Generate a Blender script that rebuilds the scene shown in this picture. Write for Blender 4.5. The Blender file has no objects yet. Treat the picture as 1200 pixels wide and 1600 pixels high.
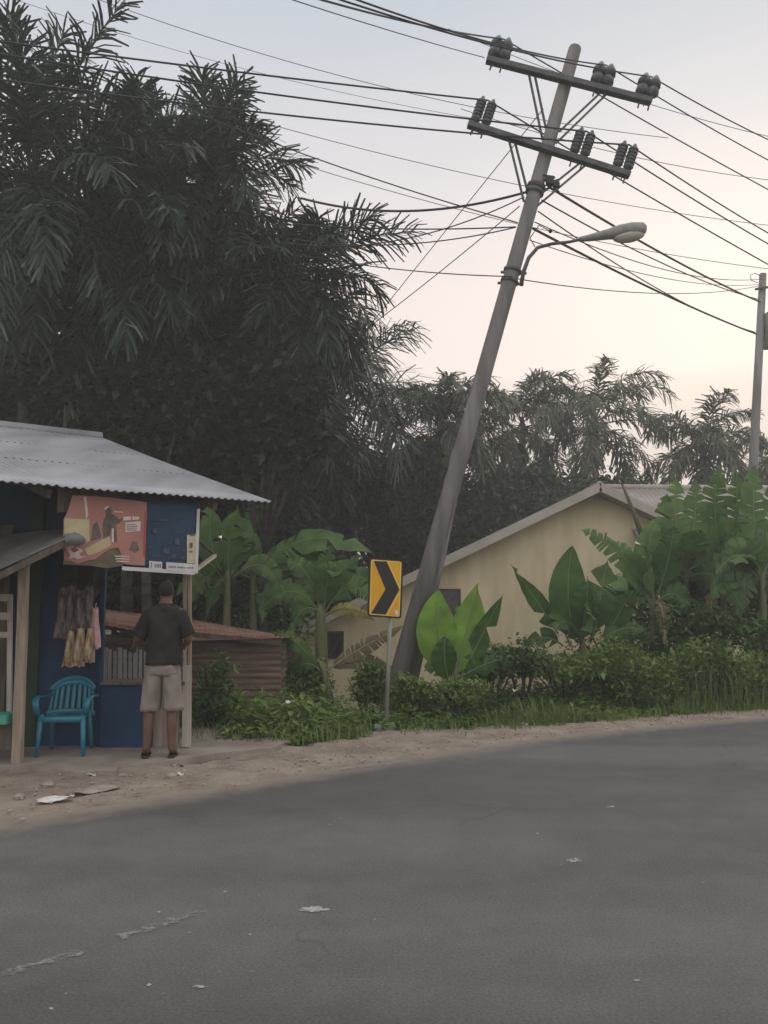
import bpy, math, random
from mathutils import Vector as V, Matrix, Euler
R = math.radians
rnd = random.Random(7)
S = bpy.context.scene
COL = S.collection
# ------------------------------------------------------------------ camera
F, CX, CY, HOR, EYE = 1300.0, 600.0, 800.0, 940.0, 1.55
PITCH = math.atan((HOR - CY) / F)
cp, sp = math.cos(PITCH), math.sin(PITCH)
def ray(u, v):
    x, y = (u - CX) / F, (CY - v) / F
    return V((x, cp - y * sp, sp + y * cp))
def P(u, v, Y):
    """point of the place seen in direction (u, v) at the distance Y in front of the camera"""
    d = ray(u, v); t = Y / d.y
    return V((0, 0, EYE)) + d * t
def G(u, v, z=0.0):
    d = ray(u, v); t = (z - EYE) / d.z
    return V((0, 0, EYE)) + d * t
cam = bpy.data.cameras.new('camera'); co = bpy.data.objects.new('camera', cam); COL.objects.link(co)
co.location = (0, 0, EYE); co.rotation_euler = (math.pi / 2 + PITCH, 0, 0)
cam.sensor_fit = 'AUTO'; cam.sensor_width = 36; cam.lens = F / 1600 * 36
cam.clip_end = 2000; cam.clip_start = 0.05
S.camera = co

# ------------------------------------------------------------------ materials
def srgb(r, g, b):
    f = lambda c: (c / 255 / 12.92) if c / 255 <= .04045 else ((c / 255 + .055) / 1.055) ** 2.4
    return (f(r), f(g), f(b), 1)
def mat(name, c1, c2=None, scale=6.0, rough=.8, metal=0.0, bump=0.0, bscale=None, stretch=None, detail=6.0, coords='Object', lo=.35, hi=.65, spec=.3):
    m = bpy.data.materials.new(name); m.use_nodes = True
    n, l = m.node_tree.nodes, m.node_tree.links
    b = n['Principled BSDF']; b.inputs['Roughness'].default_value = rough; b.inputs['Metallic'].default_value = metal
    b.inputs['Specular IOR Level'].default_value = spec
    c1 = tuple(c1) if len(c1) == 4 else (*c1, 1)
    if c2 is None: b.inputs['Base Color'].default_value = c1
    tc = n.new('ShaderNodeTexCoord'); mp = n.new('ShaderNodeMapping')
    if stretch: mp.inputs['Scale'].default_value = stretch
    l.new(tc.outputs[coords], mp.inputs['Vector'])
    if c2 is not None:
        c2 = tuple(c2) if len(c2) == 4 else (*c2, 1)
        t = n.new('ShaderNodeTexNoise'); t.inputs['Scale'].default_value = scale; t.inputs['Detail'].default_value = detail
        r = n.new('ShaderNodeValToRGB'); r.color_ramp.elements[0].position = lo; r.color_ramp.elements[1].position = hi
        r.color_ramp.elements[0].color = c1; r.color_ramp.elements[1].color = c2
        l.new(mp.outputs[0], t.inputs['Vector']); l.new(t.outputs['Fac'], r.inputs['Fac']); l.new(r.outputs['Color'], b.inputs['Base Color'])
    if bump:
        t2 = n.new('ShaderNodeTexNoise'); t2.inputs['Scale'].default_value = bscale or scale * 4; t2.inputs['Detail'].default_value = 8
        bp = n.new('ShaderNodeBump'); bp.inputs['Strength'].default_value = bump; bp.inputs['Distance'].default_value = .02
        l.new(mp.outputs[0], t2.inputs['Vector']); l.new(t2.outputs['Fac'], bp.inputs['Height']); l.new(bp.outputs[0], b.inputs['Normal'])
    return m
def leafmat(name, c1, c2, c3=None, trans=.35, rough=.5, patch=1.2):
    """foliage: each leaf its own tone, slow patches of tone over the plant, some light passing through"""
    m = bpy.data.materials.new(name); m.use_nodes = True
    n, l = m.node_tree.nodes, m.node_tree.links
    b = n['Principled BSDF']; b.inputs['Roughness'].default_value = rough; b.inputs['Specular IOR Level'].default_value = .25
    g = n.new('ShaderNodeNewGeometry'); r = n.new('ShaderNodeValToRGB')
    r.color_ramp.elements[0].color = (*c1, 1); r.color_ramp.elements[1].color = (*c2, 1)
    if c3:
        e = r.color_ramp.elements.new(.86); e.color = (*c2, 1); r.color_ramp.elements[2].color = (*c3, 1)
    tc = n.new('ShaderNodeTexCoord'); t = n.new('ShaderNodeTexNoise'); t.inputs['Scale'].default_value = patch; t.inputs['Detail'].default_value = 3
    l.new(tc.outputs['Object'], t.inputs['Vector'])
    l.new(g.outputs['Random Per Island'], r.inputs['Fac'])
    mr = n.new('ShaderNodeMapRange'); mr.inputs['From Min'].default_value = .3; mr.inputs['From Max'].default_value = .7
    mr.inputs['To Min'].default_value = .65; mr.inputs['To Max'].default_value = 1.3
    l.new(t.outputs['Fac'], mr.inputs['Value'])
    mx = n.new('ShaderNodeVectorMath'); mx.operation = 'SCALE'
    l.new(r.outputs['Color'], mx.inputs[0]); l.new(mr.outputs[0], mx.inputs['Scale'])
    l.new(mx.outputs[0], b.inputs['Base Color'])
    tr = n.new('ShaderNodeBsdfTranslucent'); l.new(mx.outputs[0], tr.inputs['Color'])
    ms = n.new('ShaderNodeMixShader'); ms.inputs[0].default_value = trans
    l.new(b.outputs[0], ms.inputs[1]); l.new(tr.outputs[0], ms.inputs[2]); l.new(ms.outputs[0], n['Material Output'].inputs['Surface'])
    return m
M = {}
M['palm'] = leafmat('palm_leaf', (.013, .026, .018), (.044, .068, .041), (.13, .145, .10), .2, .5)  # palest leaflet tone paints in fronds lit by the sky
M['palm_far'] = leafmat('palm_leaf_far', (.055, .068, .042), (.12, .135, .08), (.23, .21, .14), .25, .5)  # haze of distance put into the colour as paler leaves
M['palm_dry'] = leafmat('palm_leaf_dry', (.06, .055, .045), (.12, .11, .09), None, .2, .8)
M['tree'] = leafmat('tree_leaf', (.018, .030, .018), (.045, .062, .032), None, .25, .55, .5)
M['tree_far'] = leafmat('tree_leaf_far', (.045, .066, .036), (.095, .122, .06), None, .25, .55, .4)  # lightened leaf colour, carries part of the distant haze
M['weed'] = leafmat('weed_leaf', (.080, .145, .026), (.18, .26, .058), (.27, .29, .12), .35, .55, .9)
M['grass'] = leafmat('grass_blade', (.09, .15, .035), (.17, .23, .07), (.28, .28, .13), .35, .6, 1.0)
M['shrub'] = leafmat('shrub_leaf', (.038, .082, .018), (.09, .155, .038), (.16, .2, .07), .3, .5, 1.0)
def bananamat(name, c1, c2, rib, trans):
    m = leafmat(name, c1, c2, None, trans, .38, 3.0); n, l = m.node_tree.nodes, m.node_tree.links
    tc = n.new('ShaderNodeTexCoord'); t = n.new('ShaderNodeTexNoise'); t.inputs['Scale'].default_value = 4.5; t.inputs['Detail'].default_value = 8; t.inputs['Roughness'].default_value = .7
    r = n.new('ShaderNodeValToRGB'); r.color_ramp.elements[0].position = .60; r.color_ramp.elements[1].position = .72; r.color_ramp.elements[1].color = (.75, .75, .75, 1)
    mx = n.new('ShaderNodeMixRGB'); mx.inputs['Color2'].default_value = (.17, .14, .055, 1)
    src = [k for k in n if k.type == 'VECT_MATH'][0]
    l.new(tc.outputs['Object'], t.inputs['Vector']); l.new(t.outputs['Fac'], r.inputs['Fac']); l.new(r.outputs['Color'], mx.inputs['Fac']); l.new(src.outputs[0], mx.inputs['Color1'])
    l.new(mx.outputs[0], n['Principled BSDF'].inputs['Base Color'])
    # fine ribs running out from the midrib
    t2 = n.new('ShaderNodeTexNoise'); t2.inputs['Scale'].default_value = 55; t2.inputs['Detail'].default_value = 2; mp = n.new('ShaderNodeMapping'); mp.inputs['Scale'].default_value = (.25, .25, 1)
    bp = n.new('ShaderNodeBump'); bp.inputs['Strength'].default_value = .5; bp.inputs['Distance'].default_value = .01
    l.new(tc.outputs['Object'], mp.inputs['Vector']); l.new(mp.outputs[0], t2.inputs['Vector']); l.new(t2.outputs['Fac'], bp.inputs['Height']); l.new(bp.outputs[0], n['Principled BSDF'].inputs['Normal'])
    return m
M['ban'] = bananamat('banana_leaf', (.060, .128, .034), (.105, .180, .05), None, .35)
M['ban_dark'] = bananamat('banana_leaf_dark', (.036, .088, .018), (.060, .122, .027), None, .35)
M['ban_bright'] = bananamat('banana_leaf_bright', (.15, .29, .03), (.20, .35, .045), None, .5)  # backlight through the blades put into a brighter leaf colour
M['ban_dead'] = leafmat('banana_leaf_dead', (.13, .11, .06), (.2, .17, .09), None, .3, .8, 3.0)
M['ban_yellow'] = leafmat('banana_leaf_yellow', (.28, .25, .06), (.34, .28, .07), None, .4, .6, 3.0)
M['ban_stem'] = mat('banana_stem', (.07, .085, .03), (.14, .13, .06), 5, .6, stretch=(3, 3, .6))
M['rib'] = mat('midrib', (.12, .165, .065), None, rough=.5)
M['bark'] = mat('palm_bark', (.02, .019, .017), (.055, .052, .046), 5, .95, bump=.8, stretch=(1, 1, 2.5))
M['concrete_pole'] = mat('weathered_pole', (.145, .134, .124), (.235, .22, .205), 3, .9, bump=.35, bscale=30, stretch=(2.5, 2.5, .25))
M['steel_dark'] = mat('dark_galvanised_steel', (.065, .07, .072), (.11, .112, .11), 9, .6, .2)
M['insul'] = mat('insulator_glaze', (.06, .062, .065), (.10, .10, .105), 12, .35)
M['wire'] = mat('cable_sheath', (.03, .031, .033), None, rough=.6)
M['wire_thin'] = mat('bare_wire', (.09, .09, .092), None, rough=.6)
M['lamp_grey'] = mat('lamp_paint', (.20, .19, .175), (.27, .255, .235), 8, .5)
M['lamp_glass'] = mat('lamp_diffuser', (.42, .38, .33), None, rough=.25)
M['asph'] = None
M['tin'] = mat('zinc_roof', (.20, .195, .205), (.36, .355, .375), 2.2, .42, .25, bump=.05, stretch=(1, .25, 1), lo=.3, hi=.7)
M['tin_old'] = mat('old_zinc', (.11, .107, .10), (.19, .185, .17), 3, .6, .15)
M['rust'] = mat('rusty_sheet', (.16, .075, .05), (.27, .15, .11), 3.0, .85, bump=.1)
M['shedwall'] = mat('rusty_wall_sheet', (.09, .062, .048), (.21, .145, .11), 4, .9, stretch=(.5, .5, 5))
M['blue'] = mat('blue_painted_board', (.006, .027, .072), (.010, .048, .112), 2.0, .65, stretch=(1, 1, .4))
M['green_wall'] = mat('green_painted_board', (.02, .045, .028), (.035, .06, .035), 2.0, .8)
M['wood'] = mat('raw_timber', (.23, .175, .135), (.36, .285, .225), 5, .85, bump=.25, stretch=(4, 4, .35))
M['wood_dark'] = mat('old_timber', (.07, .055, .042), (.13, .10, .08), 5, .9, stretch=(4, 4, .5))
M['wood_pale'] = mat('pale_timber', (.34, .30, .25), (.47, .42, .36), 5, .85, stretch=(4, 4, .35))
M['chair'] = mat('teal_plastic', (.008, .135, .195), (.012, .165, .235), 3, .35, spec=.5)
M['teal_board'] = mat('green_teal_paint', (.05, .27, .19), (.07, .32, .23), 4, .6)
M['poster'] = mat('red_poster', (.34, .155, .125), (.42, .20, .16), 3, .6)
M['poster_cream'] = mat('poster_cream', (.42, .36, .20), (.5, .43, .26), 8, .6)
M['poster_dark'] = mat('poster_dark', (.07, .06, .05), (.16, .12, .09), 14, .6)
M['poster_white'] = mat('poster_white', (.55, .45, .42), (.65, .55, .5), 14, .6)
M['poster_brown'] = mat('poster_torn', (.10, .085, .05), (.17, .13, .085), 7, .8)
M['tarp'] = mat('blue_banner', (.014, .028, .05), (.014, .055, .115), 1.6, .5)
M['label'] = mat('white_sticker', (.50, .48, .47), (.6, .58, .56), 9, .6)
M['label_yel'] = mat('pale_yellow_sticker', (.42, .42, .26), (.5, .49, .33), 9, .6)
M['ink'] = mat('grey_print', (.16, .16, .17), (.24, .23, .23), 30, .7)
M['tan'] = mat('tan_plaster', (.54, .44, .265), (.72, .60, .405), 1.6, .9, bump=.08, bscale=20, stretch=(1.4, 1, .35), detail=9, lo=.3, hi=.6)
M['fascia'] = mat('pale_fascia', (.36, .32, .27), (.43, .385, .33), 3, .8)
M['houseroof'] = mat('house_roof_sheet', (.24, .205, .185), (.33, .29, .265), 2, .7)
M['dark_in'] = mat('dark_interior', (.02, .016, .013), None, rough=.9)
M['winframe'] = mat('window_frame_brown', (.07, .045, .028), None, rough=.7)
M['glass'] = mat('dull_glass', (.03, .024, .02), None, rough=.15, spec=.5)
M['yellow'] = mat('sign_yellow', (.62, .30, .008), (.70, .36, .012), 4, .45)
M['yellow_line'] = mat('sign_pale_line', (.75, .52, .12), None, rough=.45)
M['black'] = mat('sign_black', (.014, .013, .011), (.02, .018, .014), 10, .5)
M['post'] = mat('sign_post_steel', (.26, .26, .22), (.38, .37, .32), 6, .6, .2, stretch=(1, 1, .4))
M['pad'] = mat('concrete_pad', (.34, .32, .28), (.46, .43, .38), 9, .95)
M['slab'] = mat('worn_concrete', (.20, .165, .135), (.31, .265, .22), 2.6, .95, bump=.4, bscale=22)
M['skin'] = mat('skin', (.115, .062, .042), (.14, .078, .052), 6, .55)
M['hair'] = mat('black_hair', (.010, .010, .009), (.02, .018, .016), 60, .8, bump=.8, bscale=90)
M['shirt'] = mat('dark_tshirt', (.015, .0125, .0115), (.026, .022, .02), 4, .95, bump=.5, bscale=7)
M['shorts'] = mat('mauve_shorts', (.20, .165, .148), (.285, .24, .216), 5, .95, bump=.7, bscale=9)
M['sandal'] = mat('brown_sandal', (.04, .024, .02), None, rough=.7)
M['pack_tan'] = mat('tan_packet', (.20, .12, .06), (.55, .43, .28), 12, .45, stretch=(2, 2, .6))  # dark streaks paint the shaded gaps between packets
M['pack_dark'] = mat('dark_packet', (.03, .022, .022), (.24, .19, .17), 12, .4, stretch=(2, 2, .6))  # pale streaks are highlights painted into the wrapper colour
M['pack_pink'] = mat('pink_packet', (.50, .27, .27), (.62, .42, .41), 12, .45)
M['cloth'] = mat('dark_brown_cloth', (.022, .017, .014), (.05, .04, .034), 6, .95)
M['litter'] = mat('pale_litter', (.5, .47, .43), (.66, .63, .59), 14, .8)
M['stone'] = mat('pale_stone', (.22, .185, .155), (.36, .31, .265), 8, .95, bump=.4)
M['box'] = mat('meter_box_paint', (.24, .22, .20), (.30, .275, .25), 4, .6)
M['slat'] = mat('whitewashed_slat', (.30, .29, .29), (.42, .40, .39), 6, .85, stretch=(3, 3, .5))

def ground_mat():
    m = bpy.data.materials.new('soil_ground'); m.use_nodes = True; n, l = m.node_tree.nodes, m.node_tree.links
    b = n['Principled BSDF']; b.inputs['Roughness'].default_value = .95; b.inputs['Specular IOR Level'].default_value = .1
    tc = n.new('ShaderNodeTexCoord'); t = n.new('ShaderNodeTexNoise'); t.inputs['Scale'].default_value = .8; t.inputs['Detail'].default_value = 9
    r = n.new('ShaderNodeValToRGB'); e = r.color_ramp.elements
    e[0].position = .32; e[0].color = (.035, .05, .02, 1); e[1].position = .7; e[1].color = (.11, .095, .06, 1)
    l.new(tc.outputs['Object'], t.inputs['Vector']); l.new(t.outputs['Fac'], r.inputs['Fac']); l.new(r.outputs['Color'], b.inputs['Base Color'])
    return m
M['ground'] = ground_mat()
def dirt_mat():
    m = bpy.data.materials.new('dirt_verge'); m.use_nodes = True; n, l = m.node_tree.nodes, m.node_tree.links
    b = n['Principled BSDF']; b.inputs['Roughness'].default_value = .97; b.inputs['Specular IOR Level'].default_value = .1
    tc = n.new('ShaderNodeTexCoord')
    t = n.new('ShaderNodeTexNoise'); t.inputs['Scale'].default_value = 2.2; t.inputs['Detail'].default_value = 10; t.inputs['Roughness'].default_value = .7
    r = n.new('ShaderNodeValToRGB'); e = r.color_ramp.elements
    e[0].position = .25; e[0].color = (.135, .104, .08, 1); e[1].position = .68; e[1].color = (.33, .272, .218, 1)
    v = n.new('ShaderNodeTexVoronoi'); v.inputs['Scale'].default_value = 26
    r2 = n.new('ShaderNodeValToRGB'); r2.color_ramp.elements[0].position = .12; r2.color_ramp.elements[0].color = (1, 1, 1, 1); r2.color_ramp.elements[1].position = .25; r2.color_ramp.elements[1].color = (0, 0, 0, 1)
    t3 = n.new('ShaderNodeTexNoise'); t3.inputs['Scale'].default_value = 3.5
    mm = n.new('ShaderNodeMath'); mm.operation = 'MULTIPLY'
    mx = n.new('ShaderNodeMixRGB'); mx.inputs['Color2'].default_value = (.42, .36, .30, 1)
    for k in (t, v, t3): l.new(tc.outputs['Object'], k.inputs['Vector'])
    l.new(t.outputs['Fac'], r.inputs['Fac']); l.new(v.outputs['Distance'], r2.inputs['Fac']); l.new(r2.outputs['Color'], mm.inputs[0]); l.new(t3.outputs['Fac'], mm.inputs[1])
    l.new(mm.outputs[0], mx.inputs['Fac']); l.new(r.outputs['Color'], mx.inputs['Color1']); l.new(mx.outputs[0], b.inputs['Base Color'])
    bp = n.new('ShaderNodeBump'); bp.inputs['Strength'].default_value = .7; bp.inputs['Distance'].default_value = .03
    t4 = n.new('ShaderNodeTexNoise'); t4.inputs['Scale'].default_value = 14; t4.inputs['Detail'].default_value = 9
    l.new(tc.outputs['Object'], t4.inputs['Vector']); l.new(t4.outputs['Fac'], bp.inputs['Height']); l.new(bp.outputs[0], b.inputs['Normal'])
    return m
M['dirt'] = dirt_mat()
def asphalt_mat():
    m = bpy.data.materials.new('asphalt'); m.use_nodes = True; n, l = m.node_tree.nodes, m.node_tree.links
    b = n['Principled BSDF']; b.inputs['Roughness'].default_value = .82; b.inputs['Specular IOR Level'].default_value = .25
    tc = n.new('ShaderNodeTexCoord')
    # broad wheel-track bands that follow the road, blotches, aggregate
    mp = n.new('ShaderNodeMapping'); mp.inputs['Rotation'].default_value = (0, 0, R(-38)); mp.inputs['Scale'].default_value = (.10, .62, 1)
    t = n.new('ShaderNodeTexNoise'); t.inputs['Scale'].default_value = 1.0; t.inputs['Detail'].default_value = 4; t.inputs['Distortion'].default_value = .3
    r = n.new('ShaderNodeValToRGB'); e = r.color_ramp.elements
    e[0].position = .36; e[0].color = (.090, .083, .081, 1); e[1].position = .66; e[1].color = (.140, .132, .129, 1)
    t2 = n.new('ShaderNodeTexNoise'); t2.inputs['Scale'].default_value = 70; t2.inputs['Detail'].default_value = 5; t2.inputs['Roughness'].default_value = .75
    r2 = n.new('ShaderNodeValToRGB'); f = r2.color_ramp.elements
    f[0].position = .35; f[0].color = (.62, .62, .62, 1); f[1].position = .7; f[1].color = (1.25, 1.24, 1.22, 1)
    mul = n.new('ShaderNodeMixRGB'); mul.blend_type = 'MULTIPLY'; mul.inputs['Fac'].default_value = 1
    t5 = n.new('ShaderNodeTexNoise'); t5.inputs['Scale'].default_value = 2.6; t5.inputs['Detail'].default_value = 8; t5.inputs['Roughness'].default_value = .65
    r5 = n.new('ShaderNodeValToRGB'); r5.color_ramp.elements[0].position = .3; r5.color_ramp.elements[0].color = (.86, .86, .86, 1); r5.color_ramp.elements[1].position = .7; r5.color_ramp.elements[1].color = (1.12, 1.11, 1.1, 1)
    mul5 = n.new('ShaderNodeMixRGB'); mul5.blend_type = 'MULTIPLY'; mul5.inputs['Fac'].default_value = 1
    v = n.new('ShaderNodeTexVoronoi'); v.inputs['Scale'].default_value = 9; v.inputs['Randomness'].default_value = 1
    r3 = n.new('ShaderNodeValToRGB'); g = r3.color_ramp.elements
    g[0].position = .045; g[0].color = (1, 1, 1, 1); g[1].position = .075; g[1].color = (0, 0, 0, 1)
    t3 = n.new('ShaderNodeTexNoise'); t3.inputs['Scale'].default_value = 1.1
    r4 = n.new('ShaderNodeValToRGB'); r4.color_ramp.elements[0].position = .52; r4.color_ramp.elements[1].position = .68
    mm = n.new('ShaderNodeMath'); mm.operation = 'MULTIPLY'
    mx = n.new('ShaderNodeMixRGB'); mx.inputs['Color2'].default_value = (.3, .285, .27, 1)
    l.new(tc.outputs['Object'], mp.inputs['Vector']); l.new(mp.outputs[0], t.inputs['Vector'])
    for k in (t2, v, t3, t5): l.new(tc.outputs['Object'], k.inputs['Vector'])
    l.new(t.outputs['Fac'], r.inputs['Fac']); l.new(t2.outputs['Fac'], r2.inputs['Fac']); l.new(t5.outputs['Fac'], r5.inputs['Fac'])
    l.new(r.outputs['Color'], mul.inputs['Color1']); l.new(r2.outputs['Color'], mul.inputs['Color2'])
    l.new(mul.outputs[0], mul5.inputs['Color1']); l.new(r5.outputs['Color'], mul5.inputs['Color2'])
    l.new(v.outputs['Distance'], r3.inputs['Fac']); l.new(t3.outputs['Fac'], r4.inputs['Fac'])
    l.new(r3.outputs['Color'], mm.inputs[0]); l.new(r4.outputs['Color'], mm.inputs[1])
    l.new(mm.outputs[0], mx.inputs['Fac']); l.new(mul5.outputs[0], mx.inputs['Color1'])
    # hairline cracks in a few places
    vd = n.new('ShaderNodeTexVoronoi'); vd.feature = 'DISTANCE_TO_EDGE'; vd.inputs['Scale'].default_value = .55
    tw = n.new('ShaderNodeTexNoise'); tw.inputs['Scale'].default_value = 3; tw.inputs['Detail'].default_value = 5
    wv = n.new('ShaderNodeVectorMath'); wv.operation = 'MULTIPLY_ADD'; wv.inputs[1].default_value = (.45, .45, 0)
    l.new(tc.outputs['Object'], tw.inputs['Vector']); l.new(tw.outputs['Color'], wv.inputs[0]); l.new(tc.outputs['Object'], wv.inputs[2]); l.new(wv.outputs[0], vd.inputs['Vector'])
    rc = n.new('ShaderNodeValToRGB'); rc.color_ramp.elements[0].position = .002; rc.color_ramp.elements[0].color = (.3, .3, .3, 1); rc.color_ramp.elements[1].position = .007; rc.color_ramp.elements[1].color = (0, 0, 0, 1)
    t6 = n.new('ShaderNodeTexNoise'); t6.inputs['Scale'].default_value = .45; t6.inputs['Detail'].default_value = 2
    r6 = n.new('ShaderNodeValToRGB'); r6.color_ramp.elements[0].position = .5; r6.color_ramp.elements[1].position = .6
    mc = n.new('ShaderNodeMath'); mc.operation = 'MULTIPLY'
    l.new(tc.outputs['Object'], t6.inputs['Vector']); l.new(t6.outputs['Fac'], r6.inputs['Fac']); l.new(vd.outputs['Distance'], rc.inputs['Fac']); l.new(rc.outputs['Color'], mc.inputs[0]); l.new(r6.outputs['Color'], mc.inputs[1])
    mk_ = n.new('ShaderNodeMixRGB'); mk_.inputs['Color2'].default_value = (.03, .028, .027, 1); l.new(mc.outputs[0], mk_.inputs['Fac']); l.new(mx.outputs[0], mk_.inputs['Color1'])
    # dust from the verge
    da = n.new('ShaderNodeVertexColor'); da.layer_name = 'dust'
    t7 = n.new('ShaderNodeTexNoise'); t7.inputs['Scale'].default_value = 5; t7.inputs['Detail'].default_value = 9; t7.inputs['Roughness'].default_value = .7
    l.new(tc.outputs['Object'], t7.inputs['Vector'])
    sa = n.new('ShaderNodeMath'); sa.operation = 'ADD'; l.new(da.outputs['Color'], sa.inputs[0]); l.new(t7.outputs['Fac'], sa.inputs[1])
    rd = n.new('ShaderNodeMapRange'); rd.inputs['From Min'].default_value = .7; rd.inputs['From Max'].default_value = 1.38; rd.inputs['To Max'].default_value = .9; l.new(sa.outputs[0], rd.inputs['Value'])
    md_ = n.new('ShaderNodeMixRGB'); md_.inputs['Color2'].default_value = (.24, .195, .158, 1); l.new(rd.outputs[0], md_.inputs['Fac']); l.new(mk_.outputs[0], md_.inputs['Color1'])
    l.new(md_.outputs[0], b.inputs['Base Color'])
    bp = n.new('ShaderNodeBump'); bp.inputs['Strength'].default_value = .35; bp.inputs['Distance'].default_value = .01
    l.new(t2.outputs['Fac'], bp.inputs['Height']); l.new(bp.outputs[0], b.inputs['Normal'])
    return m
M['asph'] = asphalt_mat()
def worn_paint(name, thr, col=(.33, .32, .31, 1)):
    """road paint worn through in holes, so the asphalt shows between what is left"""
    m = bpy.data.materials.new(name); m.use_nodes = True; n, l = m.node_tree.nodes, m.node_tree.links
    b = n['Principled BSDF']; b.inputs['Roughness'].default_value = .85; b.inputs['Base Color'].default_value = col
    tc = n.new('ShaderNodeTexCoord'); t = n.new('ShaderNodeTexNoise'); t.inputs['Scale'].default_value = 16; t.inputs['Detail'].default_value = 9; t.inputs['Roughness'].default_value = .75
    r = n.new('ShaderNodeValToRGB'); e = r.color_ramp.elements
    e[0].position = thr; e[0].color = (0, 0, 0, 1); e[1].position = thr + .16; e[1].color = (.9, .9, .9, 1)
    tr = n.new('ShaderNodeBsdfTransparent'); ms = n.new('ShaderNodeMixShader')
    l.new(tc.outputs['Object'], t.inputs['Vector']); l.new(t.outputs['Fac'], r.inputs['Fac']); l.new(r.outputs['Color'], ms.inputs[0])
    l.new(tr.outputs[0], ms.inputs[1]); l.new(b.outputs[0], ms.inputs[2]); l.new(ms.outputs[0], n['Material Output'].inputs['Surface'])
    return m
M['paint'] = worn_paint('worn_road_paint', .43, (.205, .198, .194, 1))
M['patch'] = worn_paint('pale_patch', .36, (.36, .35, .34, 1))

# ------------------------------------------------------------------ mesh builder
class MB:
    def __init__(s): s.v, s.f, s.mi, s.cur = [], [], [], 0
    def add(s, vs, fs):
        o = len(s.v); s.v.extend([tuple(x) for x in vs]); s.f.extend([tuple(i + o for i in f) for f in fs]); s.mi.extend([s.cur] * len(fs))
    def box(s, c, size, rot=None):
        hx, hy, hz = [a / 2 for a in size]
        vs = [V((x, y, z)) for x in (-hx, hx) for y in (-hy, hy) for z in (-hz, hz)]
        if rot is not None: vs = [rot @ v for v in vs]
        c = V(c)
        s.add([v + c for v in vs], [(0, 1, 3, 2), (4, 6, 7, 5), (0, 4, 5, 1), (2, 3, 7, 6), (0, 2, 6, 4), (1, 5, 7, 3)])
        return s
    def beam(s, a, b, w, h, up=V((0, 0, 1))):
        a, b = V(a), V(b); z = (b - a); L = z.length; z.normalize()
        x = up.cross(z)
        if x.length < 1e-4: x = V((1, 0, 0))
        x.normalize(); y = z.cross(x)
        return s.box((a + b) / 2, (w, h, L), Matrix((x, y, z)).transposed())
    def tube(s, pts, rad, n=8, cap=True, squash=None, ref=None):
        pts = [V(p) for p in pts]
        if not isinstance(rad, (list, tuple)): rad = [rad] * len(pts)
        vs, fs = [], []
        ref = V(ref) if ref is not None else None
        for i, p in enumerate(pts):
            t = pts[min(i + 1, len(pts) - 1)] - pts[max(i - 1, 0)]
            if t.length < 1e-9: t = V((0, 0, 1))
            t.normalize()
            if ref is None: ref = V((1, 0, 0)) if abs(t.x) < .8 else V((0, 1, 0))
            x = ref - t * ref.dot(t); x.normalize(); ref = x; y = t.cross(x)
            r = rad[i]; rx, ry = (r if isinstance(r, (tuple, list)) else (r, r))
            for k in range(n):
                a = 2 * math.pi * k / n; vs.append(p + x * (math.cos(a) * rx) + y * (math.sin(a) * ry))
        for i in range(len(pts) - 1):
            for k in range(n):
                a, b = i * n + k, i * n + (k + 1) % n; fs.append((a, b, b + n, a + n))
        if cap:
            fs.append(tuple(range(n - 1, -1, -1))); o = (len(pts) - 1) * n; fs.append(tuple(range(o, o + n)))
        s.add(vs, fs); return s
    def poly(s, pts, thick=None, direction=None):
        """flat outline, given thickness along direction"""
        pts = [V(p) for p in pts]; n = len(pts)
        if not thick: s.add(pts, [tuple(range(n))]); return s
        d = V(direction).normalized() * thick
        s.add(pts + [p + d for p in pts], [tuple(range(n)), tuple(range(2 * n - 1, n - 1, -1))] + [(i, i + n, (i + 1) % n + n, (i + 1) % n) for i in range(n)])
        return s
    def grid(s, fn, nu, nv):
        vs = [fn(i / nu, j / nv) for j in range(nv + 1) for i in range(nu + 1)]
        fs = [(j * (nu + 1) + i, j * (nu + 1) + i + 1, (j + 1) * (nu + 1) + i + 1, (j + 1) * (nu + 1) + i) for j in range(nv) for i in range(nu)]
        s.add(vs, fs); return s
    def ball(s, c, r, n=10, m=7, fn=None):
        c = V(c); r = V(r) if hasattr(r, '__len__') else V((r, r, r))
        vs, fs = [], []
        for j in range(m + 1):
            th = math.pi * j / m
            for i in range(n):
                ph = 2 * math.pi * i / n
                d = V((math.sin(th) * math.cos(ph), math.sin(th) * math.sin(ph), math.cos(th)))
                if fn: d = d * fn(d)
                vs.append(c + V((d.x * r.x, d.y * r.y, d.z * r.z)))
        for j in range(m):
            for i in range(n):
                a, b = j * n + i, j * n + (i + 1) % n
                fs.append((a, a + n, b + n, b))
        s.add(vs, fs); return s
    def build(s, name, mats, parent=None, smooth=False, bevel=0, solid=0, org=None):
        me = bpy.data.meshes.new(name)
        base = V(parent['_b']) if parent is not None else (V(org) if org is not None else V((0, 0, 0)))
        me.from_pydata([(x - base.x, y - base.y, z - base.z) for x, y, z in s.v], [], s.f)
        if not isinstance(mats, (list, tuple)): mats = [mats]
        for k in mats: me.materials.append(M[k] if isinstance(k, str) else k)
        if len(mats) > 1: me.polygons.foreach_set('material_index', s.mi)
        if smooth: me.polygons.foreach_set('use_smooth', [True] * len(me.polygons))
        me.validate(); me.update()
        o = bpy.data.objects.new(name, me); COL.objects.link(o)
        if parent is not None: o.parent = parent
        else: o.location = base
        o['_b'] = tuple(base)
        if solid:
            md = o.modifiers.new('thick', 'SOLIDIFY'); md.thickness = solid; md.offset = 0
        if bevel:
            md = o.modifiers.new('edge', 'BEVEL'); md.width = bevel; md.segments = 2; md.limit_method = 'ANGLE'
        return o
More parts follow.
